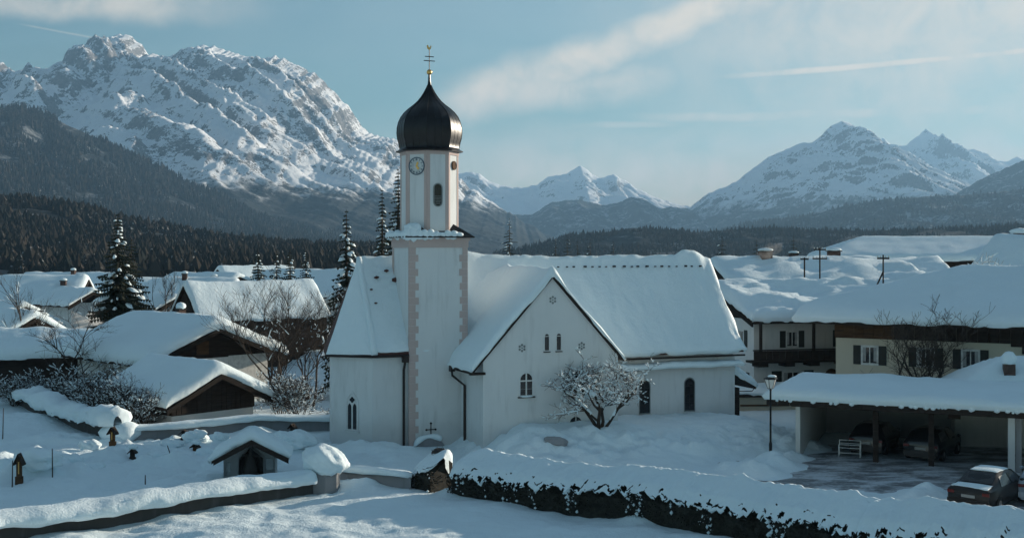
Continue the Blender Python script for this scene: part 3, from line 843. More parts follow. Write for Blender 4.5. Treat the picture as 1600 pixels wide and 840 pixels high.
# -- nave
NB0, NB1 = 0.0, 7.2; NC = 3.6; NA0, NA1 = -1.7, 19.15; NZE = 4.35; NZR = 9.72
nave = MB()
nave.box(2.9, NA1, NB0, NB1, -0.6, NZE - 0.2)
nave.prism([(NB0 + 0.02, NZE - 0.2), (NB1 - 0.02, NZE - 0.2), (NC, NZR - 0.35)], 2.9, NA1 - 0.02, lambda a, t, q: (q, a, t))
nave = nave.build("nave_wall", "white_plaster", church)
kN = (NZR - NZE) / (NC - NB0 + 0.35)
def nroof(u, v):
    d = np.abs(v - NC); z = NZR - d * kN
    return z + 0.35 * sstep(d, 2.7, 4.2) * (d - 2.7) * 0.5      # flared foot
slab("choir_roof", church, [-1.7, 1, 3.2], [0.02, 0.5, 1.5, 2.6, NC, 4.6, 5.7, 6.7, NB1], nroof, 0.14, "tile_red")
slab("nave_roof", church, [3.12, 8, 12, NA1 + 0.38], [NB0 - 0.33, 0.5, 1.5, 2.6, NC, 4.6, 5.7, 6.7, NB1 + 0.33], nroof, 0.14, "tile_red")
def nth(u, v):
    t = 0.24 + 0.10 * fbm(u * 0.35, v * 0.5, 3, 61)
    t = t + 0.30 * np.exp(-((u - 3.9) / 1.5) ** 2) * sstep(v, 2.6, 3.4) * (1 - sstep(v, 3.9, 4.6))
    t = t + 0.34 * np.exp(-(np.abs(u - 18.3) / 0.75) ** 4) * sstep(v, 2.9, 3.3) * (1 - sstep(v, 3.8, 4.4))
    t = t + 0.05 * fbm(u * 1.6, v * 0.22, 3, 65) - 0.10 * sstep(fbm(u * 0.5 + 3, v * 0.35, 3, 68), 0.25, 0.5)
    return t
snow_slab("choir_snow", church, -1.80, 3.6, 0.05, NB1 - 0.05, nroof, nth, nu=40, nv=46, r=0.20, seed=62, rough=0.05, over=0.0)
snow_slab("roof_snow", church, 3.16, NA1 + 0.45, NB0 - 0.40, NB1 + 0.40, nroof, nth, nu=110, nv=46, r=0.32, seed=62, rough=0.075, over=0.12, edge=0.2, hang=0.12)
rs = random.Random(4)
for i in range(19):   # snow guards peeping out below the ridge
    u = 9.6 + i * 0.5 + rs.uniform(-0.12, 0.12)
    v = NC - 0.62; z = float(nroof(np.array(u), np.array(v))) + 0.34
    s = rs.uniform(0.6, 1.5)
    MB().box(u - 0.05 * s, u + 0.05 * s, v - 0.10, v + 0.05, z - 0.03, z + 0.05 * s).build("snow_guard", "dark_metal", church)
for u, v, s in ((-0.4, 2.9, 1.4), (0.05, 2.55, 2.8), (-1.0, 2.65, 1.5), (-1.4, 2.2, 0.9), (-1.3, 1.7, 0.9)):
    z = float(nroof(np.array(u), np.array(v))) + 0.30
    MB().blob((u, v - 0.05, z), 0.07 * s, seed=int(u * 10 + 40), sub=1, squash=(1.5, 1, 0.8)).build("bare_tile", "tile_red", church)
# lower strip of roof along the nave front (right of the transept)
MB().box(9.6, NA1 + 0.30, -0.50, -0.02, NZE - 0.62, NZE - 0.50).build("eaves_board", "pipe_metal", church)
MB().box(9.6, NA1 + 0.34, -0.56, -0.40, NZE - 0.12, NZE - 0.03).build("gutter", "pipe_metal", church)
snow_slab("eaves_snow", church, 9.7, NA1 + 0.25, -0.62, -0.05, lambda u, v: NZE - 0.50 + 0 * u + (v + 0.05) * 0.25, 0.22, nu=60, nv=3, r=0.2, seed=66, rough=0.08)
fn = frame((0, NB0, 0), (1, 0, 0), (0, -1, 0))
for wi, a in enumerate((13.38, 16.2)):
    w = MB().prism(arch(a, 0.62, 1.25, 3.05), 0.004, 0.012, fn).build("nave_window", "glass_dark", church)
    MB().ring(arch(a, 0.70, 1.20, 3.10), arch(a, 0.61, 1.26, 3.04), 0.0, 0.035, fn).build("window_frame", "ornament_grey", w)
    MB().prism(rect(a - 0.42, a + 0.42, 1.12, 1.19), 0.0, 0.10, fn).build("window_sill", "white_plaster", w)
    for t in (1.7, 2.15, 2.6): MB().prism(rect(a - 0.30, a + 0.30, t, t + 0.02), 0.013, 0.02, fn).build("glazing_bar", "dark_metal", w)
    MB().prism(rect(a - 0.012, a + 0.012, 1.26, 3.0), 0.013, 0.021, fn).build("glazing_bar", "dark_metal", w)
MB().prism(rect(10.95, 11.05, 1.45, 1.62), 0.0, 0.05, fn).build("wall_lantern", "dark_metal", church)

# -- transept wing with its gable towards the viewer
WA0, WA1, WB = 2.75, 10.1, -3.2; WC = (WA0 + WA1) / 2; WZE = 4.75; WZR = 8.75
wing = MB()
wing.prism([(WA0, -0.6), (WA1, -0.6), (WA1, WZE), (WC, WZR), (WA0, WZE)], WB, 3.2)
wing = wing.build("transept_wall", "white_plaster", church)
kW = (WZR - WZE) / (WC - WA0)
def wroof(u, v): return WZR + 0.16 - np.abs(u - WC) * kW
slab("transept_roof", church, [WA0 - 0.62, WC, WA1 + 0.30], [WB - 0.16, 0.6, 3.4], wroof, 0.13, "dark_wood")
def wth(u, v):
    t = 0.44 + 0.10 * fbm(u * 0.5, v * 0.5, 3, 71) - 0.22 * sstep(u, WC + 0.2, WC + 0.8)
    return t
snow_slab("transept_snow", church, WA0 - 0.66, WA1 + 0.34, WB - 0.20, 3.6, wroof, wth, nu=60, nv=26, r=0.28, seed=72, rough=0.06)
# snow drifted into the valley between transept, tower and nave: one soft sheet
U = np.linspace(3.15, 7.2, 40); V = np.linspace(-0.35, 3.3, 34)
uu, vv = np.meshgrid(U, V)
za = wroof(uu, vv) + 0.40; zb = nroof(uu, vv) + 0.25
kk = 3.0
zs = np.log(np.exp(kk * za) + np.exp(kk * zb)) / kk + 0.18 * np.exp(-((za - zb) / 0.9) ** 2) - 0.10
ed = np.minimum(np.minimum(uu - 3.15, 7.2 - uu), np.minimum(vv + 0.35, 3.3 - vv))
zs = zs - 0.45 * (1 - sstep(ed, 0, 0.5))
link("valley_snow", mesh_arrays("valley_snow", np.stack([uu, vv, zs + 0.04 * fbm(uu, vv, 3, 8)], -1), [grid_faces(*uu.shape)], "snow", True), church)
fw_ = frame((0, WB, 0), (1, 0, 0), (0, -1, 0))
# window, twin slots, rosettes, cellar lunettes
def cross_window(a, t0, t1, w):
    o = MB().prism(arch(a, w, t0, t1), 0.004, 0.012, fw_).build("transept_window", "glass_dark", church)
    MB().ring(arch(a, w + 0.10, t0 - 0.05, t1 + 0.05), arch(a, w - 0.02, t0 + 0.01, t1 - 0.01), 0.0, 0.035, fw_).build("window_frame", "white_plaster", o)
    MB().prism(rect(a - 0.035, a + 0.035, t0, t1 - 0.01), 0.013, 0.03, fw_).build("mullion", "frame_white", o)
    MB().prism(rect(a - w / 2, a + w / 2, t1 - w / 2 - 0.09, t1 - w / 2 - 0.02), 0.013, 0.031, fw_).build("transom", "frame_white", o)
    MB().prism(rect(a - w / 2, a + w / 2, t0 + 0.30, t0 + 0.325), 0.013, 0.022, fw_).build("glazing_bar", "ornament_grey", o)
    MB().prism(rect(a - w / 2 - 0.12, a + w / 2 + 0.12, t0 - 0.12, t0 - 0.06), 0.0, 0.12, fw_).build("window_sill", "dark_metal", o)
    MB().blob((a, WB - 0.08, t0 - 0.05), 0.1, seed=3, sub=2, squash=(w / 2 / 0.09, 0.8, 0.5)).build("sill_snow", "snow", o, True)
cross_window(5.02, 2.98, 4.08, 0.66)
cross_window(7.85, 2.98, 4.08, 0.66)
for a in (6.13, 6.78):
    o = MB().prism(arch(a, 0.24, 5.15, 5.98), 0.004, 0.012, fw_).build("slot_window", "glass_dark", church)
    MB().ring(arch(a, 0.31, 5.11, 6.02), arch(a, 0.235, 5.155, 5.975), 0.0, 0.035, fw_).build("window_frame", "white_plaster", o)
    MB().prism(rect(a - 0.12, a + 0.12, 5.84, 5.875), 0.013, 0.025, fw_).build("transom", "frame_white", o)
    MB().prism(rect(a - 0.18, a + 0.18, 5.06, 5.105), 0.0, 0.08, fw_).build("window_sill", "dark_metal", o)
for a, t in ((6.46, 7.66), (4.80, 5.32), (8.05, 5.32)):
    o = MB().prism(oval(a, t, 0.045, 0.045, 10), 0.002, 0.012, fw_).build("rosette", "ornament_grey", church)
    for i in range(6):
        w = math.pi / 6 + i * math.pi / 3
        MB().prism(oval(a + 0.145 * math.cos(w), t + 0.145 * math.sin(w), 0.062, 0.062, 10), 0.002, 0.010, fw_).build("petal", "ornament_grey", o)
o = MB().prism(arch(7.72, 0.66, 1.25, 1.78), 0.004, 0.012, fw_).build("cellar_window", "glass_dark", church)
MB().prism(rect(7.70, 7.745, 1.3, 1.78), 0.013, 0.03, fw_).build("mullion", "frame_white", o)
# eaves ends of the transept gable
MB().box(WA0 - 0.72, WA0 + 0.05, WB - 0.22, WB + 0.02, WZE - 0.66, WZE - 0.54).build("eaves_end", "dark_wood", church)
# -- choir, polygon apse left of the tower
CB = 0.4
p0 = (0.0, CB); p1 = (-1.81, CB); p2 = (-3.5, 2.1); p3 = (-2.9, 5.1); p4 = (-1.81, 7.2 - CB); p5 = (3.0, 7.2 - CB); p6 = (3.0, CB)
mb = MB(); mb.prism([p6, p1, p2, p3, p4, p5], -0.6, 4.74, lambda a, t, q: (a, t, q))
choir = mb.build("choir_wall", "white_plaster", church)
MB().prism([(q[0] * 1.0 + (-0.03 if q[0] < 0 else 0), q[1] - (0.03 if q[1] < 2 else -0.03)) for q in (p6, p1, p2, p3, p4, p5)], 4.58, 4.735, lambda a, t, q: (a, t, q)).build("cornice", "white_plaster", choir)
ap = Vector((-1.72, NC, NZR))
def outw(p, k=0.36):
    c = Vector((-0.8, NC)); v = Vector(p) - c; return Vector((*(c + v * (1 + k / v.length)), 4.86))
eL = [outw(p) for p in (p1, p2, p3, p4)]
eL[0] = Vector((-1.85, CB - 0.38, 4.92)); eL[3] = Vector((-1.85, 7.2 - CB + 0.40, 4.92))
mb = MB()
low = [v + Vector((0, 0, -0.12)) for v in eL]
for i in range(3):
    mb.add([eL[i], eL[i + 1], ap], [(1, 0, 2)]); mb.add([eL[i], eL[i + 1], low[i + 1], low[i]], [(0, 1, 2, 3)])
mb.build("choir_roof", "tile_red", church)
def tri_snow(name, A, B, C, th, nn=26, seed=1, inset=0.0):
    """snow on a triangular roof face A-B (eaves) and C (apex)"""
    A, B, C = Vector(A), Vector(B), Vector(C); nrm = (B - A).cross(C - A).normalized()
    if nrm.z < 0: nrm = -nrm
    V = []; Fc = []; idx = {}
    for i in range(nn + 1):
        for j in range(nn + 1 - i):
            u, v = i / nn, j / nn; w = 1 - u - v
            p = A * w + B * u + C * v
            ed = min(u, v, w) * nn / 4
            t = min(1, ed); f = 0.15 + 0.85 * math.sqrt(max(0, 1 - (1 - t) ** 2))
            if w <= 1e-6 and False: f = 0.4
            hgt = th * f + 0.05 * float(fbm(p.x * 1.2 + seed, p.z * 1.2, 3, seed))
            idx[(i, j)] = len(V); V.append(p + nrm * hgt)
    for i in range(nn):
        for j in range(nn - i):
            Fc.append((idx[(i, j)], idx[(i + 1, j)], idx[(i, j + 1)]))
            if i + j < nn - 1: Fc.append((idx[(i + 1, j)], idx[(i + 1, j + 1)], idx[(i, j + 1)]))
    Fc = [f[::-1] for f in Fc]
    return link(name, mesh_arrays(name, [tuple(v) for v in V], [np.array(Fc)], "snow", True), church)
tri_snow("choir_snow", eL[0], eL[1], ap, 0.20, seed=5)
hipl = [eL[0].lerp(ap, i / 14) + Vector((0.04, -0.02, 0.02)) for i in range(15)]
MB().tube(hipl, [0.17 + 0.02 * math.sin(i * 2.1) for i in range(15)], 8).build("choir_snow", "snow", church, True)
mb = MB(); mb.tube([eL[1] + Vector((0, 0, -0.05)), eL[0] + Vector((0, 0, -0.08)), Vector((-0.05, CB - 0.44, 4.84))], 0.07, 6); mb.build("gutter", "pipe_metal", church)
mb = MB(); mb.tube([(-0.22, CB - 0.42, 4.8), (-0.22, CB - 0.30, 4.4), (-0.22, CB - 0.12, 4.1), (-0.22, CB - 0.12, -0.2)], 0.06, 6)
mb.box(-0.36, -0.08, CB - 0.5, CB - 0.22, 4.5, 4.82); mb.build("drainpipe", "pipe_metal", church, True, 40)
pl = WA0 - 0.62
mb = MB(); mb.tube([(pl, -0.35, WZE - 0.62), (pl, -0.40, WZE - 0.95), (WA0 - 0.08, -0.75, WZE - 1.45), (WA0 - 0.08, -0.75, -0.2)], 0.065, 6)
mb.box(pl - 0.12, pl + 0.12, -0.5, -0.2, WZE - 0.75, WZE - 0.45); mb.build("drainpipe", "pipe_metal", church, True, 40)
# gothic window in the diagonal choir face
dA = Vector((p1[0], p1[1], 0)); dB = Vector((p2[0], p2[1], 0)); dm = (dA + dB) / 2
fd = frame(dm, dA - dB, Vector((-(dA - dB).y * -1, -(dA - dB).x, 0)))
gw = MB().ring(pointed(0.02, 0.74, 1.05, 3.05), pointed(0.02, 0.60, 1.12, 2.95), 0.0, 0.04, fd).build("gothic_window", "white_plaster", church)
for s in (-0.125, 0.165):
    MB().prism(pointed(s, 0.20, 1.12, 2.42), 0.004, 0.012, fd).build("lancet_pane", "glass_dark", gw)
for w in range(4):
    an = w * math.pi / 2
    MB().prism(oval(0.02 + 0.075 * math.cos(an), 2.60 + 0.075 * math.sin(an), 0.075, 0.075, 10), 0.004, 0.010 + 0.001 * w, fd).build("quatrefoil_pane", "glass_dark", gw)
MB().prism(rect(-0.4, 0.44, 0.95, 1.04), 0.0, 0.12, fd).build("window_sill", "white_plaster", gw)
# iron cross and arched canopy at the foot of the tower
mb = MB(); mb.prism(rect(1.10, 1.14, 0.85, 1.35), 0.0, 0.04, ff); mb.prism(rect(0.90, 1.34, 1.04, 1.08), 0.0, 0.042, ff)
for s, t in ((1.12, 1.38), (0.88, 1.06), (1.36, 1.06), (1.12, 0.82)): mb.prism(oval(s, t, 0.055, 0.055, 8), 0.0, 0.05, ff)
mb.build("iron_cross", "dark_metal", tower)
mb = MB(); n = 12
outl = [(1.05 + 0.78 * math.cos(math.pi * i / n), 0.12 + 0.52 * math.sin(math.pi * i / n)) for i in range(n + 1)]
mb.prism(outl, -0.02, 0.10, ff); mb.build("niche", "grey_concrete", tower)
mb = MB(); mb.tube([ff(1.05 + 0.84 * math.cos(math.pi * (0.25 + 0.75 * i / n)), 0.14 + 0.60 * math.sin(math.pi * (0.25 + 0.75 * i / n)), 0.10) for i in range(n + 1)], [0.13 + 0.03 * math.sin(i) for i in range(n + 1)], 8)
mb.build("niche_snow", "snow", tower, True)
# porch at the right end
porch = MB().prism([(1.9, 3.05), (1.9, 3.9), (NB0 - 0.1, 2.6), (NB0 - 0.1, 2.45)], NA1 + 0.02, NA1 + 1.6, lambda a, t, q: (q, a, t))
porch = MB()
porch.add([(NA1 + 0.01, 0.1, 3.15), (NA1 + 1.5, 0.1, 2.35), (NA1 + 1.5, 4.4, 2.35), (NA1 + 0.01, 4.4, 3.15), (NA1 + 0.01, 0.1, 3.03), (NA1 + 1.5, 0.1, 2.23), (NA1 + 1.5, 4.4, 2.23), (NA1 + 0.01, 4.4, 3.03)],
          [(0, 1, 2, 3), (7, 6, 5, 4), (4, 5, 1, 0), (5, 6, 2, 1), (6, 7, 3, 2), (7, 4, 0, 3)])
porch = porch.build("porch_roof", "dark_wood", church)
MB().box(NA1 + 0.06, NA1 + 0.42, 0.15, 4.2, 0.2, 2.35).build("porch_door", "dark_wood", porch)
MB().tube([(NA1 + 0.4, 0.2, 2.15), (NA1 + 1.3, 0.2, 2.12), (NA1 + 1.42, 0.2, 2.25)], 0.025, 5).build("porch_bracket", "dark_wood", porch)
sl = snow_slab("porch_snow", church, NA1 + 0.02, NA1 + 1.55, 0.05, 4.45, lambda u, v: 3.16 - (u - NA1) * 0.537, 0.62, nu=10, nv=10, r=0.6, seed=81)
# ------------------------------------------------------------------ houses
def house(name, label, cx_, cy_, rot, L, W, ze, zr, base=0.1, oe=0.9, og=0.9, th=0.6, wall="house_white", gable="dark_wood", group=None, hip=(0, 0), split=None, r=0.6, seed=1, rough=0.10, boards=True, nu=30, nv=24, thf=None, soft=0.5, drift=0.0, edge=0.14):
    """gabled house, ridge along local x, centre at (cx,cy); wood gable above split height"""
    h = empty(name, (cx_, cy_, 0), rot)
    tag(h, label, "house" if name != "carport" else "carport", group)
    sp = split if split is not None else ze
    k = (zr - ze) / (W / 2)
    hl, hw = L / 2, W / 2
    def zf(u, v):
        z = zr - np.sqrt(v * v + soft * soft * 0.1) * k + soft * 0.316 * k
        z = np.minimum(z, zr)
        if hip[0] > 0: z = np.minimum(z, zr - np.maximum(0, -(u + hl + og) + hip[0]) * (zr - ze) / hip[0])
        if hip[1] > 0: z = np.minimum(z, zr - np.maximum(0, (u - hl - og) + hip[1]) * (zr - ze) / hip[1])
        return z
    MB().box(-hl, hl, -hw, hw, base - 0.6, sp).build("wall", wall, h)
    if not (hip[0] or hip[1]):
        zs_ = lambda y: zr - abs(y) * k - 0.16
        if sp <= ze:
            poly = [(-hw + 0.02, sp), (hw - 0.02, sp), (hw - 0.02, ze - 0.16), (0, zr - 0.16), (-hw + 0.02, ze - 0.16)]
        else:
            yy = (zr - sp) / k; poly = [(-yy, sp), (yy, sp), (0, zr - 0.16)]
        MB().prism(poly, -hl - 0.03, hl + 0.03, lambda a, t, q: (q, a, t)).build("gable", gable, h)
    nu_ = [-hl - og, -hl - og + hip[0], 0, hl + og - hip[1], hl + og] if (hip[0] or hip[1]) else [-hl - og, 0, hl + og]
    slab("roof", h, np.array(sorted(set(nu_))), np.linspace(-hw - oe, hw + oe, 9), zf, 0.16, "dark_wood")
    if boards and not (hip[0] or hip[1]):
        for sx in (-1, 1):
            for sy in (-1, 1):
                x = sx * (hl + og + 0.03); y1 = sy * (hw + oe)
                a = Vector((x, 0, zr - 0.02)); b_ = Vector((x, y1, zr - abs(y1) * k - 0.02))
                d = Vector((0, 0, -0.28)); o_ = Vector((0.05, 0, 0))
                MB().add([a - o_, b_ - o_, b_ + d - o_, a + d - o_, a + o_, b_ + o_, b_ + d + o_, a + d + o_], [(0, 1, 2, 3), (7, 6, 5, 4), (0, 4, 5, 1), (1, 5, 6, 2), (2, 6, 7, 3), (3, 7, 4, 0)]).build("bargeboard", "bargeboard_wood", h)
    snow_slab("roof_snow", h, -hl - og - 0.05, hl + og + 0.05, -hw - oe - 0.05, hw + oe + 0.05, zf, thf or th, nu=nu, nv=nv, r=r, seed=seed, rough=rough, drift=drift, edge=edge)
    return h, zf
def hwin(h, fr, s, t, w, hh, shut=True, mat="glass_dark", curtain=True, arched=False):
    out_ = arch(s, w, t, t + hh) if arched else rect(s - w / 2, s + w / 2, t, t + hh)
    o = MB().prism(out_, 0.004, 0.012, fr).build("window", mat, h)
    inn = scale_poly(out_, 0.86)
    MB().ring(scale_poly(out_, 1.1), inn, 0.0, 0.05, fr).build("window_frame", "frame_white", o)
    MB().prism(rect(s - 0.03, s + 0.03, t, t + hh), 0.014, 0.04, fr).build("mullion", "frame_white", o)
    if curtain:
        for sg in (-1, 1): MB().prism(rect(*sorted((s + sg * w * 0.42, s + sg * w * 0.24)), t + hh * 0.15, t + hh * 0.92), 0.013, 0.018, fr).build("curtain", "curtain", o)
    if shut:
        for sg in (-1, 1): MB().prism(rect(*sorted((s + sg * (w / 2 + 0.05), s + sg * (w / 2 + 0.05 + w * 0.48))), t - 0.03, t + hh + 0.03), 0.003, 0.05, fr).build("shutter", "shutter_dark", o)
    return o
def chimney(h, x, y, z0, z1, s=0.45, cap=True, mat="brick", snow=0.25):
    o = MB().box(x - s / 2, x + s / 2, y - s / 2, y + s / 2, z0, z1).build("chimney", mat, h)
    if cap: MB().box(x - s * 0.62, x + s * 0.62, y - s * 0.62, y + s * 0.62, z1 + 0.002, z1 + 0.09).build("chimney_cap", "dark_metal", o)
    if snow: MB().blob((x, y, z1 + 0.12 + snow * 0.3), s * 0.7, seed=int(x * 7) + 3, sub=2, squash=(1, 1, snow / (s * 0.7))).build("chimney_snow", "snow", o, True)
    return o
def at(px, d): return ((px - 800) / F * d, d)

# --- chalet with wide gable (big) and the low shed before it
def gable_front(apx, d, alpha, L):
    """centre of a house whose front gable apex sits at pixel column apx, depth d; ridge runs back-left at alpha"""
    x, y = at(apx, d); return x - L / 2 * math.cos(R(alpha)), y + L / 2 * math.sin(R(alpha)), -alpha
x, y, rt = gable_front(335, 74.4, 44, 10.5)
big, zf = house("chalet", "wide dark wood chalet with thick snow roof behind the low shed left of the church", x, y, rt, 9.3, 8.9, 3.35, 5.15, th=0.85, oe=0.75, og=1.2, split=3.3, r=0.9, seed=3, rough=0.07)
f_ = frame((9.3 / 2 + 0.04, 0, 0), (0, 1, 0), (1, 0, 0))
MB().prism(rect(-1.0, -0.1, 3.45, 4.3), 0.0, 0.06, f_).build("loft_door", "brown_wood", big)
MB().prism(rect(1.4, 4.4, 0.4, 3.25), 0.0, 0.035, frame((9.3 / 2, 0, 0), (0, 1, 0), (1, 0, 0))).build("gate_panel", "frame_white", big)
chimney(big, 0.2, 0.5, 4.9, 6.15, 0.5, snow=0.3)
x, y, rt = gable_front(340, 65.6, 42, 7.0)
shed, zf = house("shed", "low dark wood shed with snow covered gable roof in front of the big chalet", x, y, rt, 6.2, 5.4, 1.85, 3.15, base=-0.6, th=0.75, oe=0.8, og=0.8, split=0.95, r=0.8, seed=5, rough=0.07)
shed["category"] = "shed"
fs = frame((3.1 + 0.035, 0, 0), (0, 1, 0), (1, 0, 0))
for i in range(17):   # vertical boards of the gable
    s = -2.6 + i * 0.325; top = 3.15 - abs(s) * (1.3 / 2.7) - 0.24
    MB().prism(rect(s - 0.15, s + 0.15, 0.98, min(top, 3.15 - (abs(s) + 0.15) * (1.3 / 2.7) - 0.2)), 0.0, 0.025 + 0.008 * (i % 3), fs).build("board", "dark_wood", shed)
# --- houses behind, left side
def back_house(label, px, py_ridge, d, rot, L, W, drop, seed, name="house", th=0.55, chim=None, **kw):
    """house centre at column px; the snow on its ridge reaches row py_ridge"""
    x, y = at(px, d); zr = CAMZ - (py_ridge - HY) * d / F - th
    h, zf = house(name, label, x, y, rot, L, W, zr - drop, zr, th=th, seed=seed, nu=26, nv=20, group="village houses under deep snow", **kw)
    if chim:
        for cxx, cyy, hh, s in chim: chimney(h, cxx, cyy, zr - 0.6, zr + th + hh, s, snow=0.2)
    return h, zr
GLEFT = "village houses under deep snow"
back_house("steep gabled house with dark pointed front behind the big chalet", 392, 437, 100, 40, 12.0, 5.4, 2.7, 11, oe=0.35, og=0.15, th=0.42, wall="dark_wood", r=0.35)
back_house("pale house with long snowy roof just left of the steep dark gable", 268, 432, 125, 6, 12.5, 7.0, 1.8, 13, th=0.6, chim=[(1.5, -0.6, 0.25, 0.5)], gable="house_white")
back_house("house with low snowy gable peeping above the roofs left of centre", 322, 424, 150, -35, 11, 9, 1.9, 15, th=0.6, chim=[(4.5, -2.5, -0.6, 0.6)])
back_house("house roof rising behind the small firs left of the church", 400, 413, 165, 40, 10, 10, 3.6, 17, th=0.6)
back_house("snowy house roof close behind the fir beside the church choir", 488, 419, 150, 4, 13, 9, 2.6, 19, th=0.55)
back_house("house with broad snowy roof at the left edge of the village", 22, 428, 135, 8, 15, 10, 2.4, 21, th=0.65, chim=[(6.2, -2.8, -0.8, 0.6)])
back_house("house with flat snowy roof between the left edge house and big fir", 112, 424, 150, -4, 11, 9, 2.2, 23, th=0.65, chim=[(0.6, -0.8, 0.1, 0.5)])
back_house("small dark hut under snow right of the leftmost bare birch", 118, 448, 112, -38, 4.5, 3.6, 0.9, 25, th=0.4, name="hut", chim=None)
back_house("dark wooden house cut by the left frame edge", -12, 467, 96, -36, 8, 5.2, 1.4, 27, th=0.5, wall="dark_wood")
back_house("low house below the left edge roofs with dark gable", 2, 480, 88, -38, 8, 5.4, 1.5, 29, th=0.6, wall="dark_wood")
back_house("long low snow buried roof left of the big chalet", 42, 512, 81, 3, 10, 4.2, 0.8, 31, th=0.8, boards=False, wall="dark_wood")
back_house("tiny hut with snow cap right of the big snowy fir", 248, 457, 108, -40, 4, 3.2, 0.8, 33, th=0.45, name="hut")

# --- balcony house right of the church
bx_, by_ = at(1178, 76.0)
BL, BW, BR = 13.0, 11.0, 14.0
ca, sa = math.cos(R(BR)), math.sin(R(BR))
hcx, hcy = bx_ + ca * BL / 2 - sa * BW / 2, by_ + sa * BL / 2 + ca * BW / 2
bal, zfb = house("balcony_house", "white house with dark wooden balcony behind the church's right end", hcx, hcy, BR, BL, BW, 5.75, 7.45, oe=0.9, og=0.5, th=0.6, seed=41, r=0.6, rough=0.12, drift=0.4, nu=50, nv=40)
fb = frame((0, -BW / 2, 0), (1, 0, 0), (0, -1, 0))
for s, w in ((-3.75, 0.85), (0.35, 1.05), (3.3, 1.0)): hwin(bal, fb, s, 3.75, w, 1.05)
hwin(bal, fb, -3.7, 0.9, 1.5, 1.25, True)
for s in (-0.85, 1.75, 4.3):
    o = MB().prism(arch(s, 1.0, 0.2, 2.25), 0.0, 0.05, fb).build("door", "brown_wood", bal)
    MB().prism(rect(s - 0.02, s + 0.02, 0.25, 2.1), 0.051, 0.06, fb).build("door_board", "dark_wood", o)
fbl = frame((-BL / 2, 0, 0), (0, -1, 0), (-1, 0, 0))
hwin(bal, fbl, 3.6, 3.75, 0.9, 1.05); hwin(bal, fbl, 3.9, 0.9, 0.9, 1.1)
bc = MB().box(-BL / 2 - 0.6, BL / 2, -BW / 2 - 1.2, -BW / 2 - 0.02, 2.82, 2.96).build("balcony_floor", "dark_wood", bal)
for i in range(30):
    x0 = -BL / 2 - 0.6 + i * 0.453
    MB().box(x0, x0 + 0.43, -BW / 2 - 1.24 - 0.006 * (i % 2), -BW / 2 - 1.205, 3.00, 3.62).build("balcony_board", "dark_wood", bal)
for z in (2.90, 3.64): MB().box(-BL / 2 - 0.65, BL / 2, -BW / 2 - 1.29, -BW / 2 - 1.18, z, z + 0.08).build("balcony_rail", "dark_wood", bal)
for x0 in (-6.55, -2.75, 1.95, 5.2):
    MB().box(x0 - 0.08, x0 + 0.08, -BW / 2 - 1.18, -BW / 2 - 1.02, 2.97, 5.5).build("balcony_post", "dark_wood", bal)
for x0 in (-6.3, -4.4, -2.6, -0.3, 2.0, 4.6): MB().box(x0 - 0.35, x0 + 0.35, -BW / 2 - 1.0, -BW / 2 - 0.02, 2.56, 2.80).build("balcony_bracket", "dark_wood", bal)
# --- barn house at right: cream wall, wooden upper band, huge roof
b0 = Vector((*at(1306, 71.0), 0)); bang = -30.0
ub = Vector((math.cos(R(bang)), math.sin(R(bang)), 0)); vb = Vector((-ub.y, ub.x, 0))
RL, RW = 20.0, 14.0
cc = b0 + ub * (RL / 2) + vb * (RW / 2)
barn, zfr = house("barn_house", "cream farmhouse with brown wooden upper band and huge snow roof at right", cc.x, cc.y, bang, RL, RW, 6.3, 8.65, oe=1.5, og=2.2, th=0.6, wall="cream_plaster", seed=45, r=1.0, hip=(8.5, 4.0), nu=46, nv=40, rough=0.06, split=6.2)
fbn = frame((0, -RW / 2, 0), (1, 0, 0), (0, -1, 0))
for i in range(34):
    s0 = -RL / 2 - 0.06 + i * 0.59
    MB().prism(rect(s0, s0 + 0.575, 4.8 - 1.6 * float(sstep(i, 16, 21)), 6.18), 0.004, 0.06 + 0.012 * (i % 2), fbn).build("board", "brown_wood" if i < 6 else "dark_wood", barn)
MB().prism(rect(-RL / 2 - 0.06, RL / 2, 2.35, 2.52), 0.0, 0.03, fbn).build("plinth_band", "ornament_grey", barn)
for s in (-7.95, -4.7, -2.2): hwin(barn, fbn, s, 3.25, 0.95, 1.1, True)
chimney(barn, 2.3, 0.3, 8.0, 9.75, 0.8, snow=0.0)
mb = MB(); mb.tube([(2.1, 0.3, 9.8), (2.1, 0.3, 10.9)], 0.04, 5); mb.box(2.1, 2.7, 0.28, 0.32, 10.85, 10.9); mb.build("antenna", "dark_metal", barn)
# --- outbuilding roof before the barn
ox, oy = at(1590, 60.5)
outb, zfo = house("outbuilding", "small outbuilding with snowed-in roof and short chimney behind the carport", ox + 0.9, oy + 0.8, -14, 8.0, 5.4, 2.35, 4.15, base=0, oe=0.6, og=0.6, hip=(3.4, 0), th=0.42, seed=47, r=0.6, gable="brown_wood")
outb["category"] = "outbuilding"
chimney(outb, -1.15, -1.3, 3.0, 4.2, 0.55, cap=False, snow=0.42)
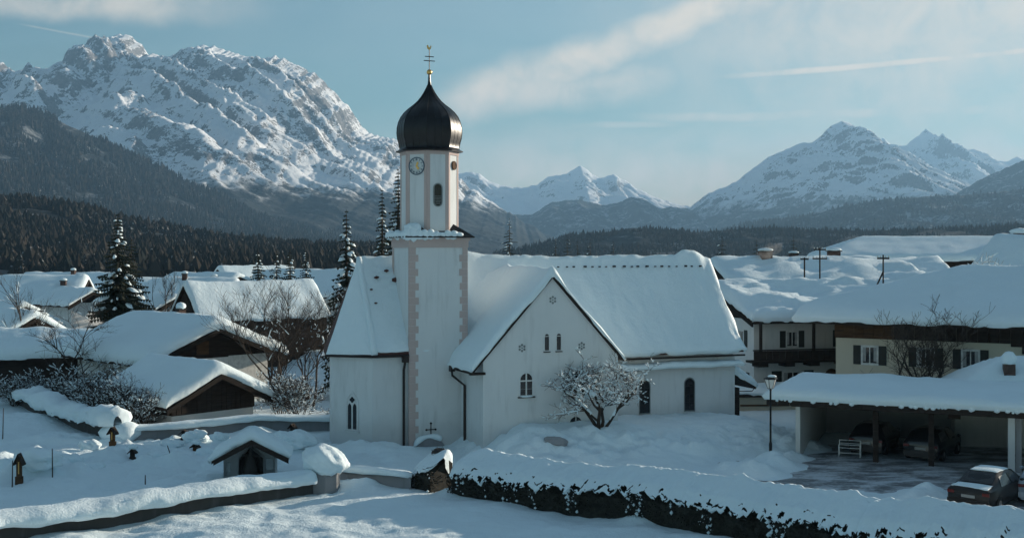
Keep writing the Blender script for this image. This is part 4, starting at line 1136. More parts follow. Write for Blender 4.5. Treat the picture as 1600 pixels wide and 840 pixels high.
# --- roofs farther back on the right
bh1, _ = back_house("white house with drifted snow roof and brick chimney behind the balcony house", 1262, 402, 106, 10, 18, 11, 1.9, 51, th=0.6, rough=0.12, drift=0.42, chim=[(-4.3, -0.4, 0.5, 1.0)], og=0.4)
bh2, _ = back_house("second drifted snow roof with pale chimney left of the crossed pole", 1330, 401, 112, -6, 15, 13, 1.7, 53, th=0.6, rough=0.12, drift=0.42, chim=[(-2.0, -2.0, 0.5, 1.1)])
bh3, _ = back_house("far low snow roof with two stub chimneys above the drifted roofs", 1255, 400, 150, 0, 18, 10, 2.0, 55, th=0.5, chim=[(-1.5, -1.0, 0.3, 1.0), (4.5, -1.0, 0.3, 1.0)])
x, y = at(1450, 135)
longh, _ = house("long_hall", "very long hall with smooth snow roof on the right skyline", x, y, -9, 24, 17, 9.35, 11.45, th=0.6, oe=1.0, og=1.0, seed=57, hip=(5.5, 0), rough=0.04, nu=40, nv=26, wall="dark_wood", group=GLEFT)
longh["category"] = "hall"
chimney(longh, 9.6, -2.2, 10.5, 12.2, 1.6, cap=False, snow=0.4)
x, y = at(1668, 88)
back_house("pale house cut by the right frame edge behind the frosted bush", 1660, 362, 88, -50, 9, 9, 3.0, 59, th=0.6, gable="house_white")
# a low cream garage behind the church porch
x, y = at(1196, 71.5)
gar, _ = house("low_garage", "low cream garage under snow behind the church porch", x + 0.6, y + 2.2, 3, 4.6, 3.5, 1.2, 1.35, oe=0.25, og=0.2, th=0.3, wall="cream_plaster", seed=61, gable="cream_plaster", boards=False)
gar["category"] = "garage"
MB().box(-2.2, 0.9, -1.80, -1.755, 0.45, 0.55).build("ledge", "brown_wood", gar)
# ------------------------------------------------------------------ carport
c0 = Vector((*at(1243, 56.4), 0)); cang = -24.0
uc = Vector((math.cos(R(cang)), math.sin(R(cang)), 0))
carport = empty("carport", c0, cang)
tag(carport, "open concrete carport with flat roof under thick snow and three bays", "carport")
CLn, CDp = 11.6, 8.0
MB().box(0, 0.22, 0, CDp, -0.3, 2.55).build("side_wall", "house_white", carport)
MB().box(0, CLn + 6, CDp, CDp + 0.2, -0.3, 2.55).build("back_wall", "grey_concrete", carport)
MB().box(9.55, 9.85, 0.0, 0.3, -0.3, 2.50).build("pillar", "white_plaster", carport)
MB().box(9.87, 10.12, 0.1, CDp, -0.3, 2.50).build("divider_wall", "grey_concrete", carport)
for x in (3.75, 6.25): MB().box(x - 0.12, x + 0.12, 0.05, 0.27, -0.2, 2.46).build("post", "dark_wood", carport)
MB().box(-0.2, CLn + 5, -0.1, 0.25, 2.50, 2.78).build("beam", "dark_wood", carport)
MB().box(-1.25, CLn + 6, -0.75, CDp + 0.6, 2.79, 2.92).build("roof", "dark_wood", carport)
for i in range(33): MB().box(-1.25 + i * 0.56, -1.25 + i * 0.56 + 0.54, -0.82, -0.755, 2.60 + 0.012 * (i % 3), 2.96).build("fascia_board", "dark_wood", carport)
def cth(u, v): return 0.44 + 0.08 * fbm(u * 0.5, v * 0.5, 3, 91) + 0.10 * np.exp(-((u - 3.1) / 1.0) ** 2) * sstep(v, 2, 4)
snow_slab("roof_snow", carport, -1.4, CLn + 6, -0.92, CDp + 0.6, lambda u, v: 2.93 + 0 * u, cth, nu=80, nv=26, r=0.6, seed=92, rough=0.05, hang=0.06, edge=0.05)
MB().box(6.95, 7.5, 0.8, 0.9, 2.2, 2.42).build("hanging_sign", "dark_wood", carport)
rs = random.Random(3)
mb = MB()
for i in range(40):   # tongues of snow hanging over the fascia
    u = rs.uniform(-0.9, CLn); mb.blob((u, -0.86, 2.93 - rs.uniform(0, 0.10)), rs.uniform(0.05, 0.13), seed=i, sub=1, squash=(1.2, 0.5, 0.9))
mb.build("hanging_snow", "snow", carport, True)["kind"] = "stuff"
# ------------------------------------------------------------------ walls, hedges, cemetery
def sweep(name, path, section, mat, parent=None, step=0.25, noise=0.05, seed=1, ns=1.2, close_ends=True, vscale=None):
    """sweep a cross section [(v,z)] along a ground path; v is measured to the left-hand normal"""
    pts = [Vector((p[0], p[1], p[2] if len(p) > 2 else 0)) for p in path]
    cum = [0]
    for a, b_ in zip(pts, pts[1:]): cum.append(cum[-1] + (b_ - a).length)
    n = max(3, int(cum[-1] / step)); S = np.linspace(0, cum[-1], n)
    X = np.interp(S, cum, [p.x for p in pts]); Y = np.interp(S, cum, [p.y for p in pts]); Z0 = np.interp(S, cum, [p.z for p in pts])
    k = max(1, int(0.8 / step))
    ker = np.ones(2 * k + 1) / (2 * k + 1)
    Xs = np.convolve(np.pad(X, k, mode="edge"), ker, "valid"); Ys = np.convolve(np.pad(Y, k, mode="edge"), ker, "valid")
    tx = np.gradient(Xs); ty = np.gradient(Ys); tl = np.hypot(tx, ty); tx /= tl; ty /= tl
    nx, ny = -ty, tx
    sec = np.array(section); m_ = len(sec)
    V = np.zeros((n, m_, 3))
    for j, (v, z) in enumerate(sec):
        w = noise * fbm(S * ns + j * 0.35, np.full(n, seed * 2.7 + j * 0.4), 4, seed)
        wz = noise * 1.3 * fbm(S * ns * 0.5 + j * 0.2, np.full(n, seed * 5.1 + j * 0.3), 3, seed + 2)
        zz_ = np.where(z > 0.15, z + wz, z) if vscale is None else z * vscale(S / cum[-1]) + wz
        V[:, j, 0] = X + nx * (v + w); V[:, j, 1] = Y + ny * (v + w); V[:, j, 2] = Z0 + zz_
    if close_ends:   # round the ends by pulling the first and last stations in
        for ii, f in ((0, 0.25), (1, 0.75), (n - 1, 0.25), (n - 2, 0.75)):
            c = V[ii].mean(0); c[2] = V[ii][:, 2].min(); V[ii] = c + (V[ii] - c) * np.array([f, f, 0.4 + 0.6 * f])
    fc = grid_faces(n, m_)
    return link(name, mesh_arrays(name, V.reshape(-1, 3), [fc], mat, True), parent)
def ipath(pts): return [(p[0], p[1], 0) for p in pts]
def gpath(pts, dz=0.0): return [(p[0], p[1], gz(p[0], p[1]) + dz) for p in pts]
def pxp(px, py, z=0.2):
    d = dist_of(py, z); return ((px - 800) / F * d, d)
def wall_thing(name, label, path, h, t, capw, capt, mat, seed=1, group=None, noise=0.06, z0=None):
    x0, y0 = path[0]
    o = empty(name, (0, 0, 0)); tag(o, label, "wall", group)
    zb = (lambda p: gz(*p)) if z0 is None else (lambda p: z0)
    P3 = [(p[0], p[1], zb(p)) for p in path]
    sweep("wall_body", P3, [(-t / 2, -0.5), (-t / 2, h), (-t / 2 + 0.02, h + 0.01), (t / 2 - 0.02, h + 0.01), (t / 2, h), (t / 2, -0.5)][::-1], mat, o, 0.3, 0.012, seed, close_ends=False)
    w = capw / 2
    sec = [(-w * 0.80, h - 0.02), (-w, h + capt * 0.15), (-w * 1.02, h + capt * 0.45), (-w * 0.85, h + capt * 0.8), (-w * 0.45, h + capt * 0.97), (0, h + capt), (w * 0.45, h + capt * 0.95), (w * 0.85, h + capt * 0.75), (w * 1.0, h + capt * 0.4), (w * 0.95, h + capt * 0.12), (w * 0.8, h - 0.02)]
    sweep("wall_snow", P3, sec[::-1], "snow", o, 0.15, noise, seed + 3, 1.1)
    return o
# back wall of the cemetery and its left flank
wall_thing("cemetery_wall", "low cemetery wall with snow cap running from the corner mound to the church", [pxp(200, 690), pxp(300, 683), pxp(400, 676), pxp(522, 671)], 0.50, 0.4, 0.95, 0.30, "grey_concrete", 4)
wall_thing("cemetery_wall", "snow buried cemetery wall slanting back from the corner mound to the left", [pxp(28, 628), pxp(70, 648), pxp(130, 672), pxp(185, 693)], 0.50, 0.45, 1.7, 0.75, "dark_stone", 6, noise=0.30)
o = MB().blob((*pxp(188, 690), 0.75), 1.0, seed=9, sub=3, squash=(1.05, 0.9, 0.62), amp=0.25).build("snow_mound", "snow", None, True)
tag(o, "rounded snow mound on the corner of the cemetery wall", "snow mound")
# front wall
FW = [pxp(-140, 868), pxp(0, 842), pxp(150, 822), pxp(300, 800), pxp(440, 778), pxp(490, 770)]
wall_thing("front_wall", "dark stone wall with thick snow cap along the cemetery's front edge", FW, 0.52, 0.45, 1.5, 0.5, "dark_stone", 8, noise=0.12)
pil = empty("gate_pillar", (*pxp(506, 768), 0.1)); tag(pil, "grey gate pillar with big snow mushroom at the end of front wall", "pillar")
MB().lathe([(0.66, -0.4), (0.66, 0.86), (0.70, 0.88), (0.70, 0.95)], 8, (0, 0), R(15)).build("pillar_body", "grey_concrete", pil)
MB().blob((0.0, 0.05, 1.34), 0.92, seed=12, sub=4, squash=(1.05, 0.9, 0.68), amp=0.30).build("pillar_snow", "snow", pil, True)
wall_thing("low_wall", "short grey wall between the gate pillar and the clipped hedge", [pxp(528, 752), pxp(580, 756), pxp(645, 762)], 0.50, 0.35, 0.7, 0.22, "grey_concrete", 14)

# ------------------------------------------------------------------ hedges
def hedge(name, label, path, hts, width, crest, seed, density=90):
    """dark leafy body of small leaf faces, one snow blanket draped over top and camera side"""
    o = empty(name, (0, 0, 0)); tag(o, label, "hedge")
    pts = [Vector((p[0], p[1], gz(p[0], p[1]))) for p in path]
    cum = [0]
    for a, b_ in zip(pts, pts[1:]): cum.append(cum[-1] + (b_ - a).length)
    T = cum[-1]
    def st(s):
        x = np.interp(s, cum, [p.x for p in pts]); y = np.interp(s, cum, [p.y for p in pts]); z = np.interp(s, cum, [p.z for p in pts]); h = np.interp(s, cum, hts)
        return x, y, z, h
    tx, ty = (pts[-1] - pts[0]).x, (pts[-1] - pts[0]).y; l = math.hypot(tx, ty); tx /= l; ty /= l
    nx, ny = -ty, tx
    if ny < 0: nx, ny = -nx, -ny      # away from the camera
    # core
    core = [(0.12, -0.3), (0.10, 0.42), (0.42, 0.55), (crest, 0.82), (width - 0.15, 0.7), (width - 0.1, -0.3)]
    n = int(T / 0.3); S = np.linspace(0.08, T - 0.08, n); x, y, z, h = st(S)
    V = np.zeros((n, len(core), 3))
    for j, (v, q) in enumerate(core):
        V[:, j, 0] = x + nx * v; V[:, j, 1] = y + ny * v; V[:, j, 2] = z + (q * h if q > 0 else q)
    me = mesh_arrays("hedge_core", V.reshape(-1, 3), [grid_faces(n, len(core)), np.array([[0, 1, 2, 3], [0, 3, 4, 5]]), np.array([[0, 1, 2, 3], [0, 3, 4, 5]]) + (n - 1) * len(core)], "hedge_leaf", False)
    link("hedge_core", me, o)
    rng = np.random.default_rng(seed)
    # leaves
    N = int(T * density * 6)
    s = rng.random(N) * (T + 0.3) - 0.15; x, y, z, h = st(np.clip(s, 0, T)); over = s - np.clip(s, 0, T)
    face = rng.random(N) < 0.97
    q = np.where(face, rng.random(N) ** 0.9 * 0.56, 0.3 + 0.3 * rng.random(N)); v = np.where(face, 0.02 + 0.14 * rng.random(N) - 0.10 * fbm(s * 1.6, q * 4, 2, seed), rng.random(N) * (crest + 0.2))
    endm = rng.random(N) < 0.12; sgn = np.where(rng.random(N) < 0.5, -1.0, 1.0)
    es = np.where(sgn < 0, 0.0, T); ex, ey, ez, eh = st(es)
    x = np.where(endm, ex, x); y = np.where(endm, ey, y); z = np.where(endm, ez, z); h = np.where(endm, eh, h); over = np.where(endm, sgn * 0.06 * rng.random(N), over); v = np.where(endm, rng.random(N) * width, v); s = np.where(endm, es, s)
    c = np.stack([x + nx * v + tx * over, y + ny * v + ty * over, z + q * h], -1)
    lowl = 0.47 + 0.16 * fbm(np.clip(s, 0, T) * 0.5, s * 0 + seed, 3, seed) + 0.20 * fbm(np.clip(s, 0, T) * 2.6, s * 0 + seed * 2, 3, seed + 4)
    ok = (q < lowl + 0.02) | (rng.random(N) < 0.015); c = c[ok]; N = len(c)
    a = rng.normal(size=(N, 3)); a /= np.linalg.norm(a, axis=1)[:, None]; b_ = np.cross(a, rng.normal(size=(N, 3))); b_ /= np.linalg.norm(b_, axis=1)[:, None]
    sz = rng.uniform(0.025, 0.06, N)[:, None]
    Q = np.stack([c - a * sz, c + b_ * sz * 0.6, c + a * sz, c - b_ * sz * 0.6], 1).reshape(-1, 3)
    lf = link("leaves", mesh_arrays("leaves", Q, [np.arange(4 * N).reshape(-1, 4)], "hedge_leaf", False), o); lf["kind"] = "stuff"
    # snow blanket
    n = int(T / 0.06); S = np.linspace(0, T, n); x, y, z, h = st(S)
    m_ = 44; J = np.linspace(0, 1, m_)
    lowq = 0.47 + 0.16 * fbm(S * 0.5, S * 0 + seed, 3, seed) + 0.20 * fbm(S * 2.6, S * 0 + seed * 2, 3, seed + 4)
    V = np.zeros((n, m_, 3))
    ripple = 0.26 * fbm(S * 0.55, S * 0, 3, seed + 6)
    cv = [0.0, 0.06, 0.2, 0.5, 0.72, 0.86, 1.0]
    for j, t in enumerate(J):
        vv_ = np.interp(t, [0, 0.10, 0.35, 0.62, 0.78, 0.9, 1], [-0.06, -0.16, 0.25, crest - 0.25, crest, crest + 0.35, width])
        qq = np.interp(t, [0, 0.10, 0.35, 0.62, 0.78, 0.9, 1], [0, 0.13, 0.52, 0.92, 1.02, 0.86, 0.1])
        hh = lowq + (1.02 - lowq) * qq / 1.02 if t < 0.85 else np.full(n, qq)
        w = fbm(S * 1.7, np.full(n, t * 5.0 + seed), 3, seed + 8) * 0.16 + fbm(S * 5.0, np.full(n, t * 14.0), 2, seed + 9) * 0.07
        V[:, j, 0] = x + nx * (vv_ + 0.6 * w); V[:, j, 1] = y + ny * (vv_ + 0.6 * w)
        V[:, j, 2] = z + hh * h + ripple * sstep(t, 0.3, 0.75) + w * 0.5 + 0.04
    for ii, f in ((0, 0.3), (1, 0.6), (2, 0.82), (n - 1, 0.3), (n - 2, 0.6), (n - 3, 0.82)):
        c = V[ii].mean(0); V[ii] = c + (V[ii] - c) * f
    # tear holes along the lower edge
    gf = grid_faces(n, m_).reshape(n - 1, m_ - 1, 4)
    jj = np.arange(m_ - 1)[None, :] / m_; hole = fbm(S[:-1, None] * 3.2, jj * 9.0, 3, seed + 12)
    keep = hole < (-0.10 + 2.0 * jj)
    me = mesh_arrays("hedge_snow", V.reshape(-1, 3), [gf[keep]], "snow", True)
    so = link("hedge_snow", me, o)
    # crumbs of snow caught in the twigs of the dark face
    N = int(T * 60); s = rng.random(N) * T; s = s[fbm(s * 1.1, s * 0, 3, seed + 30) > 0.12]; N = len(s); x, y, z, h = st(s); q = rng.random(N) ** 0.7 * 0.55; sz = 0.012 + 0.07 * rng.random(N) ** 3
    c = np.stack([x - nx * 0.03, y - ny * 0.03, z + q * h], -1)
    tpl = np.array([(1, 0, 0), (-1, 0, 0), (0, 1, 0), (0, -1, 0), (0, 0, 1), (0, 0, -1)], float); tf = np.array([(0, 2, 4), (2, 1, 4), (1, 3, 4), (3, 0, 4), (2, 0, 5), (1, 2, 5), (3, 1, 5), (0, 3, 5)])
    Vc = c[:, None] + tpl[None] * sz[:, None, None] * rng.uniform(0.5, 1.3, (N, 1, 3))
    cr = link("snow_crumbs", mesh_arrays("snow_crumbs", Vc.reshape(-1, 3), [(np.arange(N)[:, None, None] * 6 + tf[None]).reshape(-1, 3)], "snow", True), o); cr["kind"] = "stuff"; so["kind"] = "stuff"
    return o
hedge("hedge", "long clipped dark hedge with wavy snow blanket across the foreground", [pxp(700, 772), pxp(860, 797), pxp(1000, 816), pxp(1150, 838), pxp(1330, 872), pxp(1640, 930)], [1.55, 1.6, 1.6, 1.75, 1.95, 2.1], 1.9, 1.45, 5)
hedge("hedge", "short dark hedge stump with snow dome left of the hedge gap", [pxp(643, 762), pxp(672, 768)], [1.35, 1.5], 1.5, 1.1, 9)
# bare clipped trunk in the gap
mb = MB(); x, y = pxp(684, 764); x, y = x, y + 0.7
mb.tube([(x, y, 0), (x + 0.05, y, 0.6), (x - 0.02, y, 1.1)], [0.32, 0.22, 0.30], 9); mb.blob((x + 0.02, y, 1.42), 0.42, seed=5, sub=2, squash=(0.9, 0.8, 0.9), amp=0.4)
rs = random.Random(6)
for i in range(160):
    d = Vector((rs.gauss(0, 1), rs.gauss(0, 1), rs.gauss(0, 1))).normalized(); p = Vector((x, y, rs.choice((1.42, 1.0, 0.6)))) + d * 0.33
    mb.tube([p, p + d * rs.uniform(0.08, 0.2)], [0.02, 0.005], 3, False)
o = mb.build("clipped_shrub", "statue", None); tag(o, "dark clipped shrub standing in the gap between the two hedges", "shrub")

# ------------------------------------------------------------------ shrine and graves
sx_, sy_ = pxp(392, 748)
shr = empty("wayside_shrine", (sx_, sy_, 0.5), 8); tag(shr, "small white shrine with gabled snow roof and dark statue behind front wall", "shrine")
mb = MB(); mb.prism([(-1.15, -0.3), (1.05, -0.3), (1.05, 0.78), (0.05, 1.32), (-1.15, 0.72)], 0.55, 1.3); mb.build("wall", "white_plaster", shr)
mb = MB(); mb.ring([(-1.15, -0.3), (-0.62, -0.3), (0.62, -0.3), (1.05, -0.3), (1.05, 0.80), (0.05, 1.34), (-1.15, 0.74)], [(-0.55, -0.29), (-0.54, -0.28), (0.54, -0.28), (0.55, -0.29), (0.52, 0.62), (0.02, 1.05), (-0.52, 0.6)], -0.1, 0.5, lambda a, t, q: (a, q, t)); mb.build("front", "white_plaster", shr)
MB().prism([(-0.54, -0.28), (0.54, -0.28), (0.51, 0.6), (0.02, 1.02), (-0.51, 0.58)], 0.30, 0.40, lambda a, t, q: (a, q, t)).build("niche", "statue", shr)
mb = MB()   # cloaked figure of a calvary group
mb.lathe([(0.36, -0.2), (0.30, 0.25), (0.24, 0.55), (0.14, 0.72), (0.10, 0.78), (0.13, 0.86), (0.13, 0.95), (0.05, 1.03)], 12, (-0.02, 0.05))
mb.tube([(-0.42, 0.0, 0.50), (-0.34, 0.02, 0.74), (0, 0.05, 0.72), (0.36, 0.02, 0.70), (0.44, 0, 0.42)], [0.04, 0.06, 0.09, 0.06, 0.04], 6)
mb.build("statue", "statue", shr, True)
MB().prism(rect(0.66, 0.95, 0.12, 0.6), -0.14, -0.1, lambda a, t, q: (a, q, t)).build("plaque", "ornament_grey", shr)
MB().prism(rect(-0.98, -0.86, 0.05, 0.48), -0.14, -0.1, lambda a, t, q: (a, q, t)).build("plaque", "ornament_grey", shr)
def sroof(u, v): return 1.46 - np.abs(u - 0.05) * 0.52
slab("roof", shr, [-1.62, 0.05, 1.62], [-0.42, 1.6], sroof, 0.13, "dark_wood")
for s in (-1, 1):
    a = Vector((0.05, -0.45, 1.46)); b_ = Vector((0.05 + s * 1.58, -0.45, 1.46 - 1.58 * 0.52)); d = Vector((0, 0, -0.22)); q = Vector((0, 0.05, 0))
    MB().add([a - q, b_ - q, b_ + d - q, a + d - q, a + q, b_ + q, b_ + d + q, a + d + q], [(0, 1, 2, 3), (7, 6, 5, 4), (0, 4, 5, 1), (1, 5, 6, 2), (2, 6, 7, 3), (3, 7, 4, 0)]).build("bargeboard", "dark_wood", shr)
snow_slab("roof_snow", shr, -1.75, 1.68, -0.42, 1.75, sroof, 0.42, nu=22, nv=16, r=0.5, seed=21, rough=0.06)

GRAVES = [(176, 704, 1.05, 0.36, "orange brown wooden grave marker with steep roof beside the snow mound", 1, "grave_wood"),
          (207, 711, 0.62, 0.34, "short dark roofed grave marker right of the orange brown one", 2, "dark_wood"),
          (288, 688, 0.62, 0.42, "dark wide roofed grave marker before the cemetery wall", 3, "dark_wood"),
          (380, 674, 0.70, 0.40, "dark tapering grave marker half buried behind the shrine", 4, "dark_wood"),
          (30, 752, 1.45, 0.34, "tall brown grave board on a snow heap at left edge", 5, "brown_wood"),
          (457, 676, 0.72, 0.34, "dark upright grave board against the wall beside the church", 6, "dark_wood"),
          (305, 698, 0.50, 0.34, "small roofed grave marker buried to its snow cap", 7, "brown_wood")]
for px, py, hh, w, lb, sd_, mt in GRAVES:
    x, y = pxp(px, py, 0.3); z = gz(x, y) - 0.12
    gr = empty("grave_marker", (x, y, z), random.uniform(-20, 20)); tag(gr, lb, "grave marker", "wooden grave markers in the cemetery")
    MB().box(-w * 0.32, w * 0.32, -0.05, 0.05, -0.3, hh * 0.92).build("board", mt, gr)
    MB().box(-w * 0.42, w * 0.42, -0.09, 0.09, -0.3, hh * 0.32).build("foot", mt, gr)
    for s in (-1, 1):
        MB().add([(0, -0.2, hh), (0, 0.2, hh), (s * w * 0.62, 0.2, hh * 0.68), (s * w * 0.62, -0.2, hh * 0.68), (0, -0.2, hh - 0.05), (0, 0.2, hh - 0.05), (s * w * 0.62, 0.2, hh * 0.68 - 0.05), (s * w * 0.62, -0.2, hh * 0.68 - 0.05)],
                 [(0, 1, 2, 3), (7, 6, 5, 4), (0, 3, 7, 4), (1, 5, 6, 2), (3, 2, 6, 7), (0, 4, 5, 1)]).build("roof_board", "dark_wood", gr)
    if sd_ in (2, 7): MB().blob((0.02, 0.05, hh + 0.06), 0.22, seed=sd_, sub=2, squash=(1.1, 0.9, 0.7)).build("snow_cap", "snow", gr, True)
    if sd_ in (1, 5): MB().box(-0.02, 0.02, -0.075, -0.052, hh * 0.4, hh * 0.75).build("crucifix", "gold", gr)
SN = [(305, 690, 0.48, 0.42, "round sunlit snow cap on a buried gravestone"), (457, 700, 0.85, 0.55, "rough lump of snow right of the shrine roof"), (270, 695, 0.5, 0.3, "low snow drift over a grave before the wall"), (56, 742, 0.95, 0.6, "heap of snow over the grave at the left edge"), (345, 690, 0.4, 0.35, "small snow cap between grave markers and shrine")]
for i, (px, py, r_, hh, lb) in enumerate(SN):
    x, y = pxp(px, py, 0.3)
    o = MB().blob((x, y, gz(x, y) + hh * 0.15), r_, seed=30 + i, sub=4, squash=(1.15, 0.8, hh / r_ * 0.8), amp=0.6).build("snow_heap", "snow", None, True)
    tag(o, lb, "snow heap")
for i, (px, py, r_, lb) in enumerate(((118, 716, 0.5, "snow lump in the open between left stakes and short dark marker"), (150, 728, 0.4, "snow lump nearest the front wall below the orange brown marker"), (246, 712, 0.45, "snow lump just right of the short dark roofed marker"), (320, 706, 0.4, "snow lump left of the shrine roof corner"), (366, 700, 0.4, "snow lump right behind the shrine roof"), (425, 690, 0.5, "snow lump between shrine and cemetery back wall"), (140, 700, 0.45, "snow lump before the cemetery wall left of orange brown marker"), (70, 712, 0.5, "snow lump behind the pair of thin stakes"))):
    x, y = pxp(px, py, 0.3)
    o = MB().blob((x, y, gz(x, y) + 0.06), r_, seed=130 + i, sub=3, squash=(1.2, 0.75, 0.62), amp=0.7).build("snow_heap", "snow", None, True)
    tag(o, lb, "snow heap", "snow lumps over buried graves")
for i, (px, py, h_, lean, lb) in enumerate(((19, 756, 1.15, 0.02, "left of two thin stakes beside the snow heap"), (82, 750, 1.2, -0.01, "right of two thin stakes beside the snow heap"), (227, 754, 0.5, 0.0, "lone short stake poking from the cemetery snow"), (4, 690, 1.6, 0.05, "thin stake near the left frame edge"), (268, 715, 0.6, -0.2, "bent dry stalk beside the grave markers"))):
    x, y = pxp(px, py, 0.25); z = gz(x, y)
    o = MB().tube([(x, y, z - 0.2), (x + lean * 0.5, y, z + h_ * 0.5), (x + lean, y, z + h_)], [0.03, 0.026, 0.02], 5).build("stake", "twig_grey", None)
    tag(o, lb, "stake", "stakes in the cemetery")
sb, _y = pxp(868, 716, 0.6)
o = MB().blob((sb, 54.2, gz(sb, 54.2) + 0.05), 0.6, seed=44, sub=3, squash=(1.1, 0.5, 0.45), amp=0.4).build("boulder", "grey_concrete", None, True); tag(o, "grey boulder showing through the snow bank before the transept", "boulder")
# ------------------------------------------------------------------ trees
def tubes_mesh(segs, n=4):
    """segs: list of (p0,p1,r0,r1) -> vertex and face arrays of open tubes"""
    if not segs: return np.zeros((0, 3)), np.zeros((0, 4), int)
    A = np.array([s[0] for s in segs], float); B = np.array([s[1] for s in segs], float); r0 = np.array([s[2] for s in segs]); r1 = np.array([s[3] for s in segs])
    t = B - A; t /= np.maximum(np.linalg.norm(t, axis=1), 1e-9)[:, None]
    ref = np.where(np.abs(t[:, 2:3]) < 0.9, np.array([[0.0, 0.0, 1.0]]), np.array([[1.0, 0.0, 0.0]]))
    a = np.cross(t, ref); a /= np.linalg.norm(a, axis=1)[:, None]; b_ = np.cross(t, a)
    an = np.arange(n) * 2 * np.pi / n
    ring = np.cos(an)[None, :, None] * a[:, None] + np.sin(an)[None, :, None] * b_[:, None]
    V = np.concatenate([A[:, None] + ring * r0[:, None, None], B[:, None] + ring * r1[:, None, None]], 1)
    k = np.arange(len(segs))[:, None, None] * 2 * n
    q = np.array([(j, (j + 1) % n, n + (j + 1) % n, n + j) for j in range(n)])
    return V.reshape(-1, 3), (k + q[None]).reshape(-1, 4)
def bare_tree(name, label, loc, h, seed, stems=1, spread=0.5, levels=5, mat="bark", twig="twig", snow=0.0, r0=None, cat="tree", group=None, first=0.25, kids=(3, 5), up=0.35, wid=1.0, lean=0.0, minr=0.006, snowr=2.2):
    rs = random.Random(seed); thick = []; thin = []; sn = []
    def grow(p, d, ln, r, lv):
        n = 3 if lv < 2 else 2
        pts = [p]; q = p.copy(); dd = d.copy()
        for i in range(n):
            dd = (dd + Vector((rs.gauss(0, 1), rs.gauss(0, 1), rs.gauss(0, 1))) * 0.16 + Vector((0, 0, up * 0.12))).normalized()
            q = q + dd * (ln / n); pts.append(q.copy())
        for i in range(n):
            ra = r * (1 - 0.5 * i / n); rb = r * (1 - 0.5 * (i + 1) / n)
            (thick if ra > 0.03 else thin).append((tuple(pts[i]), tuple(pts[i + 1]), max(ra, minr), max(rb, minr * 0.8)))
            sd_ = (pts[i + 1] - pts[i]).normalized()
            if snow > 0 and lv >= 1 and abs(sd_.z) < 0.85 and rs.random() < snow:
                w = max(ra * snowr, 0.028)
                sn.append((tuple(pts[i] + Vector((0, 0, w * 0.7))), tuple(pts[i + 1] + Vector((0, 0, w * 0.7))), w * rs.uniform(0.7, 1.3), w * rs.uniform(0.5, 1.1)))
        if lv >= levels: return
        k = rs.randint(*kids)
        for i in range(k):
            f = rs.uniform(first if lv == 0 else 0.3, 1.0) if i < k - 1 else 1.0
            j = min(int(f * n), n - 1); pp = pts[j].lerp(pts[j + 1], f * n - j)
            side = Vector((rs.gauss(0, 1), rs.gauss(0, 1), rs.gauss(0, 0.4))).normalized()
            nd = (dd * (1 - spread) + side * spread * wid + Vector((0, 0, up * 0.3))).normalized()
            grow(pp, nd, ln * rs.uniform(0.5, 0.78), r * rs.uniform(0.42, 0.62), lv + 1)
    e_ = empty(name, loc); tag(e_, label, cat, group)
    r0 = r0 or h * 0.018
    for s in range(stems):
        a = rs.random() * 6.28; k = 0.0 if stems == 1 else rs.uniform(0.15, 0.75)
        d = Vector((math.cos(a) * k + lean, math.sin(a) * k, 1)).normalized()
        grow(Vector((math.cos(a) * 0.1 * (stems > 1), math.sin(a) * 0.1 * (stems > 1), -0.15)), d, h * (0.42 if stems == 1 else 0.5) * rs.uniform(0.85, 1.1), r0 * (1 if stems == 1 else rs.uniform(0.5, 0.9)), 0)
    V, Q = tubes_mesh(thick, 5)
    if len(V): link("trunk", mesh_arrays("trunk", V, [Q], mat, True), e_)
    V, Q = tubes_mesh(thin, 3)
    if len(V): link("crown", mesh_arrays("crown", V, [Q], twig, False), e_)
    if sn:
        V, Q = tubes_mesh(sn, 5)
        link("snow", mesh_arrays("snow", V, [Q], "snow", True), e_)
    for ch in e_.children: ch["kind"] = "stuff"
    return e_
